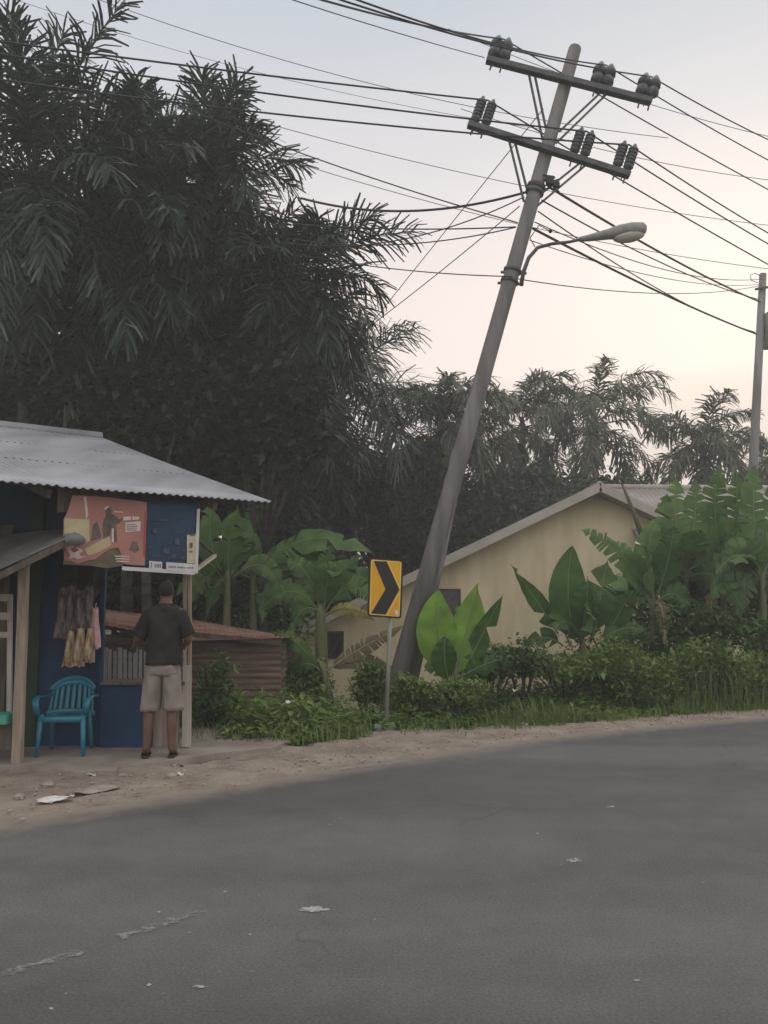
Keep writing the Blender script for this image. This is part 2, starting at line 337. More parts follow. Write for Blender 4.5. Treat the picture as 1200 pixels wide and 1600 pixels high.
def tag(o, label=None, cat=None, group=None, kind=None):
    if label: o['label'] = label
    if cat: o['category'] = cat
    if group: o['group'] = group
    if kind: o['kind'] = kind
    return o
def thing(name, loc, label, cat, group=None):
    o = bpy.data.objects.new(name, None); COL.objects.link(o); o.location = V(loc); o['_b'] = tuple(V(loc)); o.empty_display_size = .2
    return tag(o, label, cat, group)
def structure(o): o['kind'] = 'structure'; return o
def bez(a, b, c, t): return a * ((1 - t) ** 2) + b * (2 * t * (1 - t)) + c * (t * t)
def smooth01(t): t = max(0, min(1, t)); return t * t * (3 - 2 * t)

# ------------------------------------------------------------------ road line and terrain
EDGE = [V((-26, -11.5, 0)), V((-14, -3.8, 0)), V((-8, 1.55, 0)), V((-4.6, 4.45, 0)), V((-2.78, 6.02, 0)), V((-1.4, 7.2, 0)), V((0, 8.38, 0)), V((1.48, 9.55, 0)), V((3.26, 10.6, 0)), V((5.4, 11.6, 0)),
        V((8.2, 12.55, 0)), V((12, 13.4, 0)), V((18, 14.0, 0)), V((30, 13.8, 0)), V((60, 10, 0))]
def catmull(pts, per=8):
    out = []
    for i in range(len(pts) - 1):
        p0 = pts[max(i - 1, 0)]; p1 = pts[i]; p2 = pts[i + 1]; p3 = pts[min(i + 2, len(pts) - 1)]
        for k in range(per):
            t = k / per
            out.append(.5 * ((2 * p1) + (p2 - p0) * t + (2 * p0 - 5 * p1 + 4 * p2 - p3) * t * t + (3 * p1 - p0 - 3 * p2 + p3) * t ** 3))
    out.append(pts[-1]); return out
EL = catmull(EDGE)
EN = []
for i in range(len(EL)):
    t = EL[min(i + 1, len(EL) - 1)] - EL[max(i - 1, 0)]; t.normalize(); EN.append(V((-t.y, t.x, 0)))      # away from the road
def edge_d(x, y):
    best, bd = 1e9, 0
    for i in range(len(EL)):
        dx, dy = x - EL[i].x, y - EL[i].y; q = dx * dx + dy * dy
        if q < best: best = q; bd = dx * EN[i].x + dy * EN[i].y
    return bd
def gh(x, y):
    d = edge_d(x, y)
    a = 3.6 if x < -1.6 else 3.6 - 2.0 * smooth01((x + 1.6) / 1.5)
    drop = -1.25 * smooth01((d - a) / 4.5)
    if y > 40: drop += 1.25 * smooth01((y - 40) / 60)
    return -.03 + drop + .03 * math.sin(x * 1.7 + y) * (1 if d > .6 or d < -9 else 0)
g = MB()
xs = [-150, -110, -80, -60, -45, -34] + [-26 + i * 1.0 for i in range(53)] + [34, 45, 60, 80, 110, 150]
ys = [-100, -60, -35, -20, -12, -8, -4] + [-2 + i * 1.0 for i in range(38)] + [40, 48, 58, 70, 90, 120, 150]
nx, ny = len(xs), len(ys)
g.add([(x, y, gh(x, y)) for y in ys for x in xs], [(j * nx + i, j * nx + i + 1, (j + 1) * nx + i + 1, (j + 1) * nx + i) for j in range(ny - 1) for i in range(nx - 1)])
structure(g.build('ground', 'ground', smooth=True))
r_ = MB(); OFF = [0, .08, .16, .26, .4, .65, 1.1, 1.8, 2.6, 3.5, 4.6, 5.8, 7.6]; K = len(OFF) - 1
r_.add([EL[i] - EN[i] * OFF[k] for i in range(len(EL)) for k in range(K + 1)],
       [(i * (K + 1) + k, i * (K + 1) + k + 1, (i + 1) * (K + 1) + k + 1, (i + 1) * (K + 1) + k) for i in range(len(EL) - 1) for k in range(K)])
ro = structure(r_.build('road', 'asph'))
# how far in from the dirt edge each point of the road lies, for the dust blown onto it
at_ = ro.data.color_attributes.new('dust', 'FLOAT_COLOR', 'POINT')
for i in range(len(EL)):
    for k in range(K + 1): at_.data[i * (K + 1) + k].color = (max(0, 1 - OFF[k] / .5),) * 3 + (1,)
# dirt shoulder with ragged edges, 12 mm proud of the soil
d_ = MB(); K = 7
fine = catmull(EDGE, 60); fn_ = []
for i in range(len(fine)):
    t = fine[min(i + 1, len(fine) - 1)] - fine[max(i - 1, 0)]; t.normalize(); fn_.append(V((-t.y, t.x, 0)))
rr = random.Random(3); jit = [0.0] * len(fine); jit2 = [0.0] * len(fine); a = b = 0
for i in range(len(fine)):
    a = a * .88 + rr.uniform(-.03, .03); b = b * .85 + rr.uniform(-.09, .09); jit[i] = a; jit2[i] = b
vs = []
for i, p in enumerate(fine):
    w = 1.35 - .75 * smooth01((p.x - .3) / 3.2) if p.x > -1.2 else 1.35 + 1.6 * smooth01((-1.2 - p.x) / 1.0)
    i0 = -.07 + jit[i]; i1 = w + jit2[i] * 1.5
    for k in range(K + 1):
        q = p + fn_[i] * (i0 + (i1 - i0) * k / K); e = math.sin(math.pi * (k / K) ** 1.7)
        vs.append((q.x, q.y, (-.012 if k == 0 else .007) + e * (.022 + .012 * math.sin(i * .37 + k * 1.9))))
d_.add(vs, [(i * (K + 1) + k, i * (K + 1) + k + 1, (i + 1) * (K + 1) + k + 1, (i + 1) * (K + 1) + k) for i in range(len(fine) - 1) for k in range(K)])
structure(d_.build('dirt_path', 'dirt', smooth=True))
# concrete apron of the kiosk
SZ = .06
fr = [G(-140, 1255, SZ), G(-60, 1226, SZ), G(14, 1201, SZ), G(45, 1199, SZ), G(74, 1200, SZ), G(105, 1204, SZ), G(132, 1208, SZ), G(150, 1204, SZ), G(180, 1205, SZ), G(186, 1197, SZ), G(215, 1194, SZ), G(252, 1190, SZ), G(300, 1183, SZ), G(345, 1176, SZ), G(400, 1171, SZ), G(430, 1167, SZ)]
sl = MB(); bk = [V((-.9, 9.7, SZ)), V((-2.0, 10.2, SZ)), V((-5.5, 9.6, SZ)), V((-6.5, 6.5, SZ))]
sl.poly(fr + bk, .11, (0, 0, -1)); structure(sl.build('pavement', 'slab'))
# road paint: worn centre dashes, a worn edge stripe, pale filled patches
def stripe(mb, pts, w, z=.004):
    pts = [V((p.x, p.y, z)) for p in pts]; L = []; Rr = []
    for i, p in enumerate(pts):
        t = pts[min(i + 1, len(pts) - 1)] - pts[max(i - 1, 0)]; t.normalize(); nn = V((-t.y, t.x, 0)) * (w / 2) * rnd.uniform(.3, 1.2)
        L.append(p + nn); Rr.append(p - nn)
    n = len(pts); mb.add(L + Rr, [(i, i + n, i + 1 + n, i + 1) for i in range(n - 1)])
def line_px(a, b, n=44): return [G(a[0] + (b[0] - a[0]) * i / n, a[1] + (b[1] - a[1]) * i / n) for i in range(n + 1)]
mk = MB()
stripe(mk, line_px((-160, 1572), (128, 1487)), .085)
stripe(mk, line_px((185, 1466), (318, 1424)), .085)
stripe(mk, line_px((530, 1204), (628, 1193)), .07)
structure(mk.build('road_marking', 'paint'))
mk = MB()
def blob(mb, u, v, du, dv, seed):
    q = random.Random(seed); pts = []
    for k in range(22):
        a = 2 * math.pi * k / 22; s_ = q.uniform(.5, 1.15)
        p = G(u + math.cos(a) * du * s_, v + math.sin(a) * dv * s_); pts.append((p.x, p.y, .004))
    mb.add(pts, [tuple(range(22))])
for i, (u, v, du, dv) in enumerate([(490, 1422, 25, 4.5), (897, 1345, 13, 3.4), (312, 1543, 15, 2), (955, 1261, 7, 1.4), (233, 1540, 5, 2.2), (390, 1461, 3.5, 1.5), (352, 1394, 3.5, 1.3), (248, 1426, 4, 1.3), (296, 1458, 3, 1.4), (995, 1533, 6, 1.3), (80, 1577, 4, 2), (840, 1303, 2.5, 1)]):
    blob(mk, u, v, du, dv, i)
structure(mk.build('road_patch', 'patch'))

# ------------------------------------------------------------------ sky and light
w = bpy.data.worlds.new('World'); S.world = w; w.use_nodes = True
n, l = w.node_tree.nodes, w.node_tree.links
bg = n['Background']; bg.inputs['Strength'].default_value = .1
sky = n.new('ShaderNodeTexSky'); sky.sky_type = 'NISHITA'; sky.sun_disc = False
SUN_EL, SUN_AZ = R(22), R(24)            # azimuth to the right of the view direction
sky.sun_elevation = SUN_EL; sky.sun_rotation = SUN_AZ; sky.air_density = 1.6; sky.dust_density = 4; sky.ozone_density = 1
tc = n.new('ShaderNodeTexCoord'); sx = n.new('ShaderNodeSeparateXYZ'); l.new(tc.outputs['Generated'], sx.inputs[0])
# thin overcast seen by elevation (z of the direction): a greyer bank low down, cream above it, blue-grey higher up
rp = n.new('ShaderNodeValToRGB'); el = rp.color_ramp.elements
SK = [(.0, (4.4, 4.0, 3.8)), (.215, (4.9, 4.45, 4.25)), (.245, (5.2, 4.7, 4.5)), (.262, (5.9, 5.25, 4.95)), (.36, (5.75, 5.1, 4.9)), (.46, (4.9, 4.65, 4.7)), (.54, (4.0, 4.1, 4.4)), (.64, (3.2, 3.6, 4.05)), (.75, (7.2, 7.4, 7.6)), (1, (9.2, 9.3, 9.4))]
while len(el) < len(SK): el.new(.5)
for e, (p, c) in zip(el, SK): e.position = p; e.color = (*c, 1)
nz = n.new('ShaderNodeTexNoise'); nz.inputs['Scale'].default_value = 2.2; nz.inputs['Detail'].default_value = 4
mpn = n.new('ShaderNodeMapping'); mpn.inputs['Scale'].default_value = (1, 1, 5)
l.new(tc.outputs['Generated'], mpn.inputs['Vector']); l.new(mpn.outputs[0], nz.inputs['Vector'])
wob = n.new('ShaderNodeMath'); wob.operation = 'MULTIPLY_ADD'; wob.inputs[1].default_value = .09; wob.inputs[2].default_value = -.045
l.new(nz.outputs['Fac'], wob.inputs[0]); ad = n.new('ShaderNodeMath'); ad.operation = 'ADD'
mpn.inputs['Rotation'].default_value = (0, 0, .4); l.new(sx.outputs['Z'], ad.inputs[0]); l.new(wob.outputs[0], ad.inputs[1]); l.new(ad.outputs[0], rp.inputs['Fac'])
# sky behind the camera, made brighter and neutral to lift the foreground
mrb = n.new('ShaderNodeMapRange'); mrb.inputs['From Min'].default_value = -.9; mrb.inputs['From Max'].default_value = .5; mrb.inputs['To Min'].default_value = .0; mrb.inputs['To Max'].default_value = 1
l.new(sx.outputs['Y'], mrb.inputs['Value'])
mb_ = n.new('ShaderNodeMixRGB'); mb_.inputs['Color1'].default_value = (7.4, 7.4, 7.5, 1)
l.new(mrb.outputs[0], mb_.inputs['Fac']); l.new(rp.outputs['Color'], mb_.inputs['Color2'])
mxs = n.new('ShaderNodeMixRGB'); mxs.inputs['Fac'].default_value = .975
l.new(sky.outputs['Color'], mxs.inputs['Color1']); l.new(mb_.outputs[0], mxs.inputs['Color2']); l.new(mxs.outputs[0], bg.inputs['Color'])
sd = bpy.data.lights.new('sun', 'SUN'); sd.energy = .5; sd.angle = R(14); sd.color = (1, .86, .7)
so = bpy.data.objects.new('sun', sd); COL.objects.link(so)
to_sun = V((math.sin(SUN_AZ) * math.cos(SUN_EL), math.cos(SUN_AZ) * math.cos(SUN_EL), math.sin(SUN_EL)))
so.rotation_euler = to_sun.to_track_quat('Z', 'Y').to_euler(); so.location = to_sun * 60
S.view_settings.view_transform = 'Standard'; S.view_settings.look = 'None'; S.view_settings.gamma = 1; S.view_settings.exposure = .74
S.view_settings.use_curve_mapping = False

# ------------------------------------------------------------------ power pole, lamp, wires
PD = 11.5
PB, PT = P(605, 1120, PD), P(899, 74, PD)
AX = (PT - PB).normalized()
def pole_at(v):
    return P(899 + (605 - 899) * (v - 74) / (1120 - 74), v, PD)
pole = thing('utility_pole', V((PB.x, PB.y, -.03)), 'tall leaning weathered power pole with two crossarms of insulators', 'utility pole')
mb = MB(); mb.tube([PB - AX * .5, PB + AX * 4.5, PT - AX * .03, PT], [.134, .116, .094, .086], 20); mb.build('shaft', 'concrete_pole', pole, True)
def insulator(parent, c, axis, r, h, ribs):
    pts, rad = [c], [r * .35]
    for k in range(ribs):
        z0 = h * (.12 + .76 * k / ribs); z1 = h * (.12 + .76 * (k + .55) / ribs); z2 = h * (.12 + .76 * (k + .98) / ribs)
        pts += [c + axis * z0, c + axis * z1, c + axis * z2]; rad += [r * 1.0, r * .95, r * .55]
    pts += [c + axis * h * .9, c + axis * h]; rad += [r * .5, r * .28]
    m_ = MB(); m_.tube(pts, rad, 12)
    m_.tube([c - axis * .20, c], .012, 6); return m_.build('insulator', 'insul', parent, True)
ins_tip = {}
for key, (a, b, spots, ribs, rr_, hh) in {'up': ((760, 93), (1018, 159), (777, 938, 1008), 2, .118, .35), 'lo': ((731, 194), (984, 274), (748, 903, 970), 6, .092, .42)}.items():
    A, B = P(*a, PD - .14), P(*b, PD - .14); ax = (B - A).normalized(); upv = AX - ax * AX.dot(ax); upv.normalize()
    mb = MB(); mb.beam(A, B, .085, .12, up=V((0, -1, 0))); arm = mb.build('crossarm', 'steel_dark', pole, bevel=.008)
    for j, u in enumerate(spots):
        t = (u - a[0]) / (b[0] - a[0]); c = A + (B - A) * t + upv * .055
        for sgn in (-.078, .078):
            tip = insulator(arm, c + ax * sgn * (1.0 if key == 'lo' else .95), upv, rr_ * .82, hh, ribs)
        ins_tip[key, j] = c + upv * hh * .92
    mid = (A + B) / 2
    for sgn in (-1, 1):
        for off in (0, .09):
            s_ = (A + (B - A) * (.5 + sgn * (.20 + .0 * off)) - upv * .04) + ax * (sgn * off) + V((0, .02, 0))
            e_ = pole_at((165 if key == 'up' else 262) + 12 + 18 * (off > 0)) + ax * sgn * .10 + V((0, -.05, 0))
            mb = MB(); mb.beam(s_, e_ - upv * .30, .025, .025); mb.build('brace', 'steel_dark', arm)
    mb = MB()
    for u in (a[0] + 12, b[0] - 12): mb.tube([A + ax * .1, A + ax * .1 - upv * .1], .008, 5)
    mb.tube([B - ax * .1, B - ax * .1 - upv * .1], .008, 5); mb.build('bolt', 'steel_dark', arm)
for v in (292, 300):
    c = pole_at(v); mb = MB(); mb.tube([c - AX * .03, c + AX * .03], .135, 18); mb.build('band', 'steel_dark', pole, True)
mb = MB(); c = pole_at(290) + V((.2, -.1, 0))
for k in range(7):
    q = random.Random(k); pts = [c + V((q.uniform(-.13, .13), q.uniform(-.05, .05), q.uniform(-.14, .12))) for _ in range(3)]
    mb.tube([bez(*pts, t / 5) for t in range(6)], .011, 5)
mb.box(c + V((-.03, 0, .02)), (.1, .08, .12)); mb.box(c + V((.07, 0, -.04)), (.08, .06, .07)); mb.build('cable_clamp', 'wire', pole)
for v in (423, 440):
    c = pole_at(v); mb = MB(); mb.tube([c - AX * .02, c + AX * .02], .13, 18); mb.beam(c - V((.17, 0, .02)), c + V((.2, 0, -.04)), .03, .03); mb.build('lamp_band', 'steel_dark', pole, True)
# timber prop against the pole
pr0, pr1 = P(634, 1105, PD + .35), P(735, 640, PD + .12)
pr = thing('support_post', V((pr0.x, pr0.y, -.05)), 'shorter timber prop leaning against the right side of the leaning power pole', 'post')
mb = MB(); mb.tube([pr0, pr0.lerp(pr1, .5) + V((.02, 0, 0)), pr1], [.09, .08, .07], 12); mb.build('post_shaft', 'concrete_pole', pr, True)

lamp = thing('street_lamp', P(816, 440, PD - .1), 'grey cobra head street lamp on a curved arm clamped to the leaning pole', 'street lamp')
mb = MB(); pts = [P(u, v, PD - .12) for u, v in ((814, 446), (818, 425), (826, 403), (840, 387), (862, 381), (890, 378), (912, 373))]
mb.tube(pts, [.03, .03, .028, .026, .024, .022, .022], 10); mb.build('lamp_arm', 'steel_dark', lamp, True)
H0, H1 = P(906, 374, PD - .12), P(1009, 359, PD - .12); hx = (H1 - H0).normalized(); hz = V((0, -1, 0)).cross(hx); hz = -hz if hz.z < 0 else hz; hy = V((0, 1, 0))
LH = (H1 - H0).length
mb = MB()
prof = [(0, .035, .035, 0), (.12, .05, .045, .0), (.45, .085, .075, .015), (.6, .115, .10, .02), (.8, .125, .11, .02), (.95, .11, .095, .015), (1.0, .06, .06, .005)]
mb.tube([H0 + hx * (LH * t) + hz * dz for t, a_, b_, dz in prof], [(b_, a_) for t, a_, b_, dz in prof], 16, ref=hz); mb.build('lamp_head', 'lamp_grey', lamp, True)
mb = MB(); mb.ball(H0 + hx * LH * .72 - hz * .045, 1, 16, 10)
c = H0 + hx * LH * .73 - hz * .05; rot = Matrix((hx, hy, hz)).transposed()
mb.v = [tuple(c + rot @ V(((V(p) - (H0 + hx * LH * .72 - hz * .045)).x * .24, (V(p) - (H0 + hx * LH * .72 - hz * .045)).y * .105, (V(p) - (H0 + hx * LH * .72 - hz * .045)).z * .10))) for p in mb.v]
mb.build('diffuser', 'lamp_glass', lamp, True)
mb = MB(); mb.tube([P(836, 386, PD - .14), P(828, 372, PD - .16), P(842, 352, PD - .18), P(862, 362, PD - .16)], .008, 6); mb.ball(P(860, 361, PD - .16), .03, 8, 6); mb.build('photocell', 'wire', lamp, True)

# the second pole down the road
D2 = 20.0
b2, t2 = P(1163, 1010, D2), P(1192, 428, D2)
p2 = thing('utility_pole', V((b2.x, b2.y, b2.z)), 'slim upright power pole at the right edge with a grey box', 'utility pole')
mb = MB(); mb.tube([b2, t2], [.13, .085], 14); mb.build('shaft', 'concrete_pole', p2, True)
mb = MB(); mb.box(P(1214, 517, D2 - .02), (.62, .42, .86)); mb.build('meter_box', 'box', p2, bevel=.03)
mb = MB(); mb.beam(P(1180, 452, D2 - .1), P(1216, 446, D2 - .1), .05, .05); mb.build('bracket', 'steel_dark', p2)
mb = MB(); mb.tube([P(u, v, D2 - .1) for u, v in ((1190, 432), (1180, 427), (1172, 430), (1174, 438), (1184, 442))], .009, 6); mb.build('cable_loop', 'wire', p2)

def wire(a, b, label, sag=.06, r=.010, m='wire', ext0=0, ext1=0, name='power_cable', group=None):
    a, b = V(a), V(b); d = b - a
    A = a - d * ext0; B = b + d * ext1; L = 1 + ext0 + ext1
    c = (A + B) / 2; pts = []
    for k in range(25):
        t = k / 24; q = A.lerp(B, t); s0 = -ext0 + t * L; s0 = s0 - s0 * s0
        q.z -= sag * 4 * s0; pts.append(q - c)
    mb = MB(); mb.tube(pts, r, 6); o = mb.build(name, m); o.location = c
    tag(o, label, 'cable', group or 'cables strung from the leaning pole'); return o
I = ins_tip
NEAR = 7.6
wire(P(500, -1, NEAR), I['up', 0], 'upper dark cable from top edge to left insulators of the top crossarm', .05, .011, ext0=.8)
wire(P(556, -1, NEAR - .1), I['up', 1], 'upper dark cable crossing the top crossarm to its middle insulators', .10, .010, ext0=.8)
wire(P(530, -1, NEAR), I['up', 2], 'upper dark cable crossing the top crossarm to its right end insulators', .10, .010, ext0=.8)
wire(P(455, -1, 8.2), P(757, 90, PD - .1), 'thin wire rising left from the tip of the top crossarm', .02, .006, 'wire_thin', ext0=.6)
wire(P(100, 78, 9.3), I['lo', 0], 'cable passing over palm tops to left insulators of lower crossarm', .02, .012, ext0=.5)
wire(P(100, 100, 9.6), I['lo', 1], 'cable passing palm tops to middle insulators of lower crossarm', .05, .012, ext0=.5)
wire(P(100, 138, 9.9), I['lo', 2], 'cable passing palm tops to right insulators of lower crossarm', .07, .012, ext0=.5)
R_ = 'heading right along the road'
wire(I['up', 2], P(1200, 218, 14.2), 'topmost cable on right from end insulators of the top crossarm', .03, .010, ext1=1.4)
wire(I['up', 1], P(1200, 250, 14.2), 'second cable on right, from middle insulators of top crossarm', .03, .010, ext1=1.0)
wire(I['up', 0], P(1200, 296, 14.2), 'third cable on right, from left insulators of top crossarm', .03, .010, ext1=.5)
wire(I['lo', 2], P(1200, 364, 14.2), 'cable on right from end insulators of the lower crossarm', .03, .011, ext1=1.2)
wire(I['lo', 1], P(1200, 381, 14.2), 'cable on right from middle insulators of the lower crossarm', .03, .011, ext1=.9)
wire(I['lo', 0], P(1200, 413, 14.2), 'cable on right from left insulators of the lower crossarm', .03, .011, ext1=.5)
CL = pole_at(298) + V((.17, -.12, 0))
wire(CL, P(1188, 472, D2 - .1), 'thick service cable from the clamp down to the slim right pole', .10, .019)
wire(pole_at(318) + V((.13, -.1, 0)), P(1186, 468, D2 - .12), 'thin service wire sagging below the lamp to slim right pole', .16, .011)
wire(pole_at(362) + V((.12, -.1, 0)), P(1182, 522, D2 - .1), 'lowest thick cable on right, below the lamp, to slim pole', .08, .019)
wire(pole_at(335) + V((.12, -.1, 0)), P(1180, 519, D2 - .14), 'twisted thin wire meeting the lowest thick cable at slim pole', .22, .010)
wire(pole_at(352) + V((.12, -.1, 0)), P(1190, 436, D2 - .12), 'thin telephone wire from lamp arm to top of slim pole', .30, .008)
wire(pole_at(380) + V((.12, -.1, 0)), P(1190, 444, D2 - .14), 'faint telephone wire just under the lamp to the slim pole', .25, .007, 'wire_thin')
wire(P(545, 411, 12.5), pole_at(438) + V((0, -.14, 0)), 'straight thin wire from palms to lamp bracket on leaning pole', .04, .008, ext0=.9)
wire(pole_at(440) + V((0, -.14, 0)), P(1190, 446, D2 - .1), 'near level thin wire from lamp bracket to slim right pole', .22, .008)
wire(P(590, 329, 12.6), pole_at(303) + V((-.13, -.05, 0)), 'thick wavy cable from palms to clamp on leaning pole', .10, .019, ext0=.6)
wire(P(575, 382, 12.4), pole_at(310) + V((-.13, -.05, 0)), 'thin wire slanting up from palms to just below the clamp', .12, .009, ext0=.6)
wire(P(590, 357, 12.4), pole_at(357) + V((-.13, -.05, 0)), 'level thin wire from palms to leaning pole above the lamp', .02, .010, ext0=.7)
wire(P(575, 383, 12.4), pole_at(359) + V((-.13, -.08, 0)), 'thin bowed wire from palms rising to pole above the lamp', .07, .009, ext0=.6)
wire(P(405, 215, 12.0), pole_at(352) + V((-.12, -.08, 0)), 'thin wire falling from palm crown to leaning pole above lamp', .05, .009, ext0=.5)
wire(P(575, 512, 15.5), P(849, 170, PD + .05), 'long guy wire rising steeply from palms to beside top crossarm', .0, .008, 'wire_thin', ext0=.35, name='guy_wire')
wire(P(579, 509, 15.4), P(812, 322, PD + .05), 'shorter guy wire rising from palms to clamp on leaning pole', .03, .008, 'wire_thin', ext0=.35, name='guy_wire')
FW = 26.0; fg = 'faint distant wires behind the leaning pole'
wire(P(150, -2, FW), P(850, 188, FW + 2), 'faint far wire crossing upper left sky towards the pole', .4, .012, 'wire_thin', .3, .3, group=fg)
wire(P(20, -2, FW + 6), P(700, 178, FW + 8), 'faintest far wire starting at top left corner over palms', .4, .010, 'wire_thin', .3, .3, group=fg)
wire(P(392, 186, FW), P(1200, 352, FW + 4), 'faint far wire from palms passing behind both crossarm braces', .4, .012, 'wire_thin', .4, .2, group=fg)
wire(P(700, 45, FW), P(1200, 213, FW + 3), 'faint far wire leaving the top crossarm towards right edge', .3, .012, 'wire_thin', 0, .2, group=fg)
wire(P(720, 170, FW), P(1200, 281, FW + 3), 'faint far wire leaving lower crossarm towards right edge', .3, .012, 'wire_thin', 0, .2, group=fg)
wire(P(580, 290, FW), P(1200, 420, FW + 3), 'faint far wire passing behind the street lamp head', .3, .012, 'wire_thin', .2, .2, group=fg)

# ------------------------------------------------------------------ chevron sign
SY = 10.2
sg = thing('chevron_sign', G(603, 1136, 0), 'yellow and black chevron road sign on a thin steel post', 'road sign')
ptop, pbot = P(612, 900, SY + .09), G(603, 1137, 0)
pbot = pbot + (pbot - ptop) * .06
mb = MB(); mb.tube([pbot, ptop], .026, 12); mb.build('post', 'post', sg, True)
mb = MB(); c = G(601, 1137, 0); q = random.Random(4)
ring = [V((c.x + math.cos(a) * .14 * q.uniform(.85, 1.1), c.y + math.sin(a) * .12 * q.uniform(.85, 1.1), 0)) for a in [2 * math.pi * k / 14 for k in range(14)]]
mb.poly([p + V((0, 0, .05)) for p in ring], .12, (0, 0, -1)); mb.build('concrete_base', 'pad', sg, bevel=.015)
PC = {(0, 0): P(577, 871, SY - .02), (1, 0): P(630.5, 875, SY + .06), (1, 1): P(627, 967, SY + .06), (0, 1): P(574, 963, SY - .02)}
def sp_(s, t, off=0.0):
    a = PC[0, 0].lerp(PC[1, 0], s); b = PC[0, 1].lerp(PC[1, 1], s); p = a.lerp(b, t)
    return p + SN * off
SN = (PC[1, 0] - PC[0, 0]).cross(PC[0, 1] - PC[0, 0]).normalized()
if SN.y > 0: SN = -SN
def rrect(s0, t0, s1, t1, rs, rt, k=5):
    out = []
    for (cx_, cy_, a0) in ((s0 + rs, t0 + rt, 180), (s1 - rs, t0 + rt, 270), (s1 - rs, t1 - rt, 0), (s0 + rs, t1 - rt, 90)):
        for j in range(k + 1):
            a = R(a0 + 90 * j / k); out.append((cx_ + math.cos(a) * rs, cy_ + math.sin(a) * rt))
    return out
mb = MB(); mb.poly([sp_(s, t) for s, t in rrect(0, 0, 1, 1, .09, .05)], .012, -SN); plate = mb.build('plate', 'black', sg)
mb = MB(); mb.poly([sp_(s, t, .004) for s, t in rrect(.055, .032, .945, .968, .05, .028)], .003, -SN); mb.build('border_line', 'yellow_line', plate)
mb = MB(); mb.poly([sp_(s, t, .008) for s, t in rrect(.085, .05, .915, .95, .03, .018)], .003, -SN); mb.build('yellow_face', 'yellow', plate)
mb = MB(); cv = [(.13, .055), (.50, .045), (.905, .505), (.53, .945), (.10, .945), (.50, .52)]
mb.poly([sp_(s, t, .012) for s, t in cv], .003, -SN); mb.build('chevron_mark', 'black', plate)
mb = MB(); mb.poly([sp_(s, t, .013) for s, t in [(cv[1][0] + .02, .05), (cv[1][0] + .055, .05), (.925, .47), (.925, .52)]], .002, -SN)
mb.poly([sp_(s, t, .0135) for s, t in [(.92, .53), (.92, .57), (.585, .95), (.55, .95)]], .002, -SN); mb.build('chevron_edge', 'yellow_line', plate)
mb = MB(); mb.poly([sp_(s, t, .016) for s, t in [(.80, .86), (.89, .86), (.89, .94), (.80, .94)]], .002, -SN); mb.build('inspection_sticker', 'label', plate)
mb = MB()
for t in (.12, .86): mb.beam(sp_(.5, t, -.022), sp_(.9, t, -.022), .03, .012)
mb.build('clamp', 'steel_dark', sg)

# ------------------------------------------------------------------ kiosk
DV = V((.815, .58, 0)).normalized(); NV = V((DV.y, -DV.x, 0))      # along the road; towards the road
E0 = P(425, 785, 8.8); RR = P(155, 683, 11.0); MV = RR - E0
kb = V((-2.6, 8.8, SZ))
kiosk = thing('kiosk', kb, 'blue roadside kiosk under a corrugated zinc roof with an open counter', 'kiosk')
EL_ = 6.6
def roof_pt(s, t, lift=0.0): return E0 - DV * s + MV * t + V((0, 0, lift))
nu = int(EL_ / .076 * 6)
rj = random.Random(11)
mb = MB()
SHW = .72
def roof_fn(a, b):
    s = a * EL_; k = int(s / SHW); rj.seed(k * 13 + 5); off = rj.uniform(-.012, .012)
    b2 = b * 1.0
    return roof_pt(s, 0, 0) + MV * (b2 + off * (1 - b) * .6) + V((0, 0, .0095 * math.cos(2 * math.pi * s / .076) + .004 * (k % 2) - .012 * math.sin(math.pi * b)))
mb.grid(roof_fn, nu, 10); roof = mb.build('roof', 'tin', kiosk, True, solid=.003)
mb = MB(); bkv = -NV * 2.6 + V((0, 0, -.9))
mb.grid(lambda a, b: roof_pt(a * EL_, 1, -.01) + bkv * b + V((0, 0, .0095 * math.cos(2 * math.pi * a * EL_ / .076))), nu, 2); mb.build('rear_roof', 'tin', kiosk, True)
mb = MB(); mb.tube([roof_pt(-.03, 1, .0), roof_pt(EL_, 1, .0)], .07, 10); mb.build('ridge_cap', 'tin', roof, True)
mb = MB()
for t_ in (.10, .38, .68): mb.beam(roof_pt(.12, t_, -.05), roof_pt(EL_, t_, -.05), .05, .07)
for s in (.55, 2.2, 3.9, 5.6): mb.beam(roof_pt(s, .04, -.11), roof_pt(s, .98, -.11), .05, .08)
mb.build('rafter', 'wood_dark', roof)
# walls
def wallbox(name, m, u0, u1, Y, z0, z1, th=.04, parent=kiosk, x0=None, x1=None, bev=.004):
    a = P(u0, 940, Y).x if x0 is None else x0; b = P(u1, 940, Y).x if x1 is None else x1
    mb = MB(); mb.box(((a + b) / 2, Y + th / 2, (z0 + z1) / 2), (b - a, th, z1 - z0)); return mb.build(name, m, parent, bevel=bev)
wallbox('front_wall', 'blue', 0, 161, 8.86, SZ, 2.86, x0=-6.4)
wallbox('side_post', 'blue', 157, 163, 8.80, SZ, 2.7, .06)
wallbox('green_board', 'green_wall', 41, 63, 8.80, SZ, 2.75, .05)
ct = wallbox('counter', 'blue', 163, 243, 8.74, SZ, .70, .05)
mb = MB(); a_, b_ = P(163, 940, 8.7).x, P(292, 940, 8.7).x
mb.box(((a_ + b_) / 2, 8.86, .715), (b_ - a_, .40, .028)); mb.build('counter_top', 'wood_dark', kiosk, bevel=.004)
wallbox('counter_end_board', 'wood', 243, 284, 8.80, SZ, .56, .03)
mb = MB()
mb.beam(P(288.5, 1166, 8.76), P(289.5, 868, 8.76), .05, .03, up=V((1, 0, 0))); mb.build('corner_post', 'wood', kiosk)
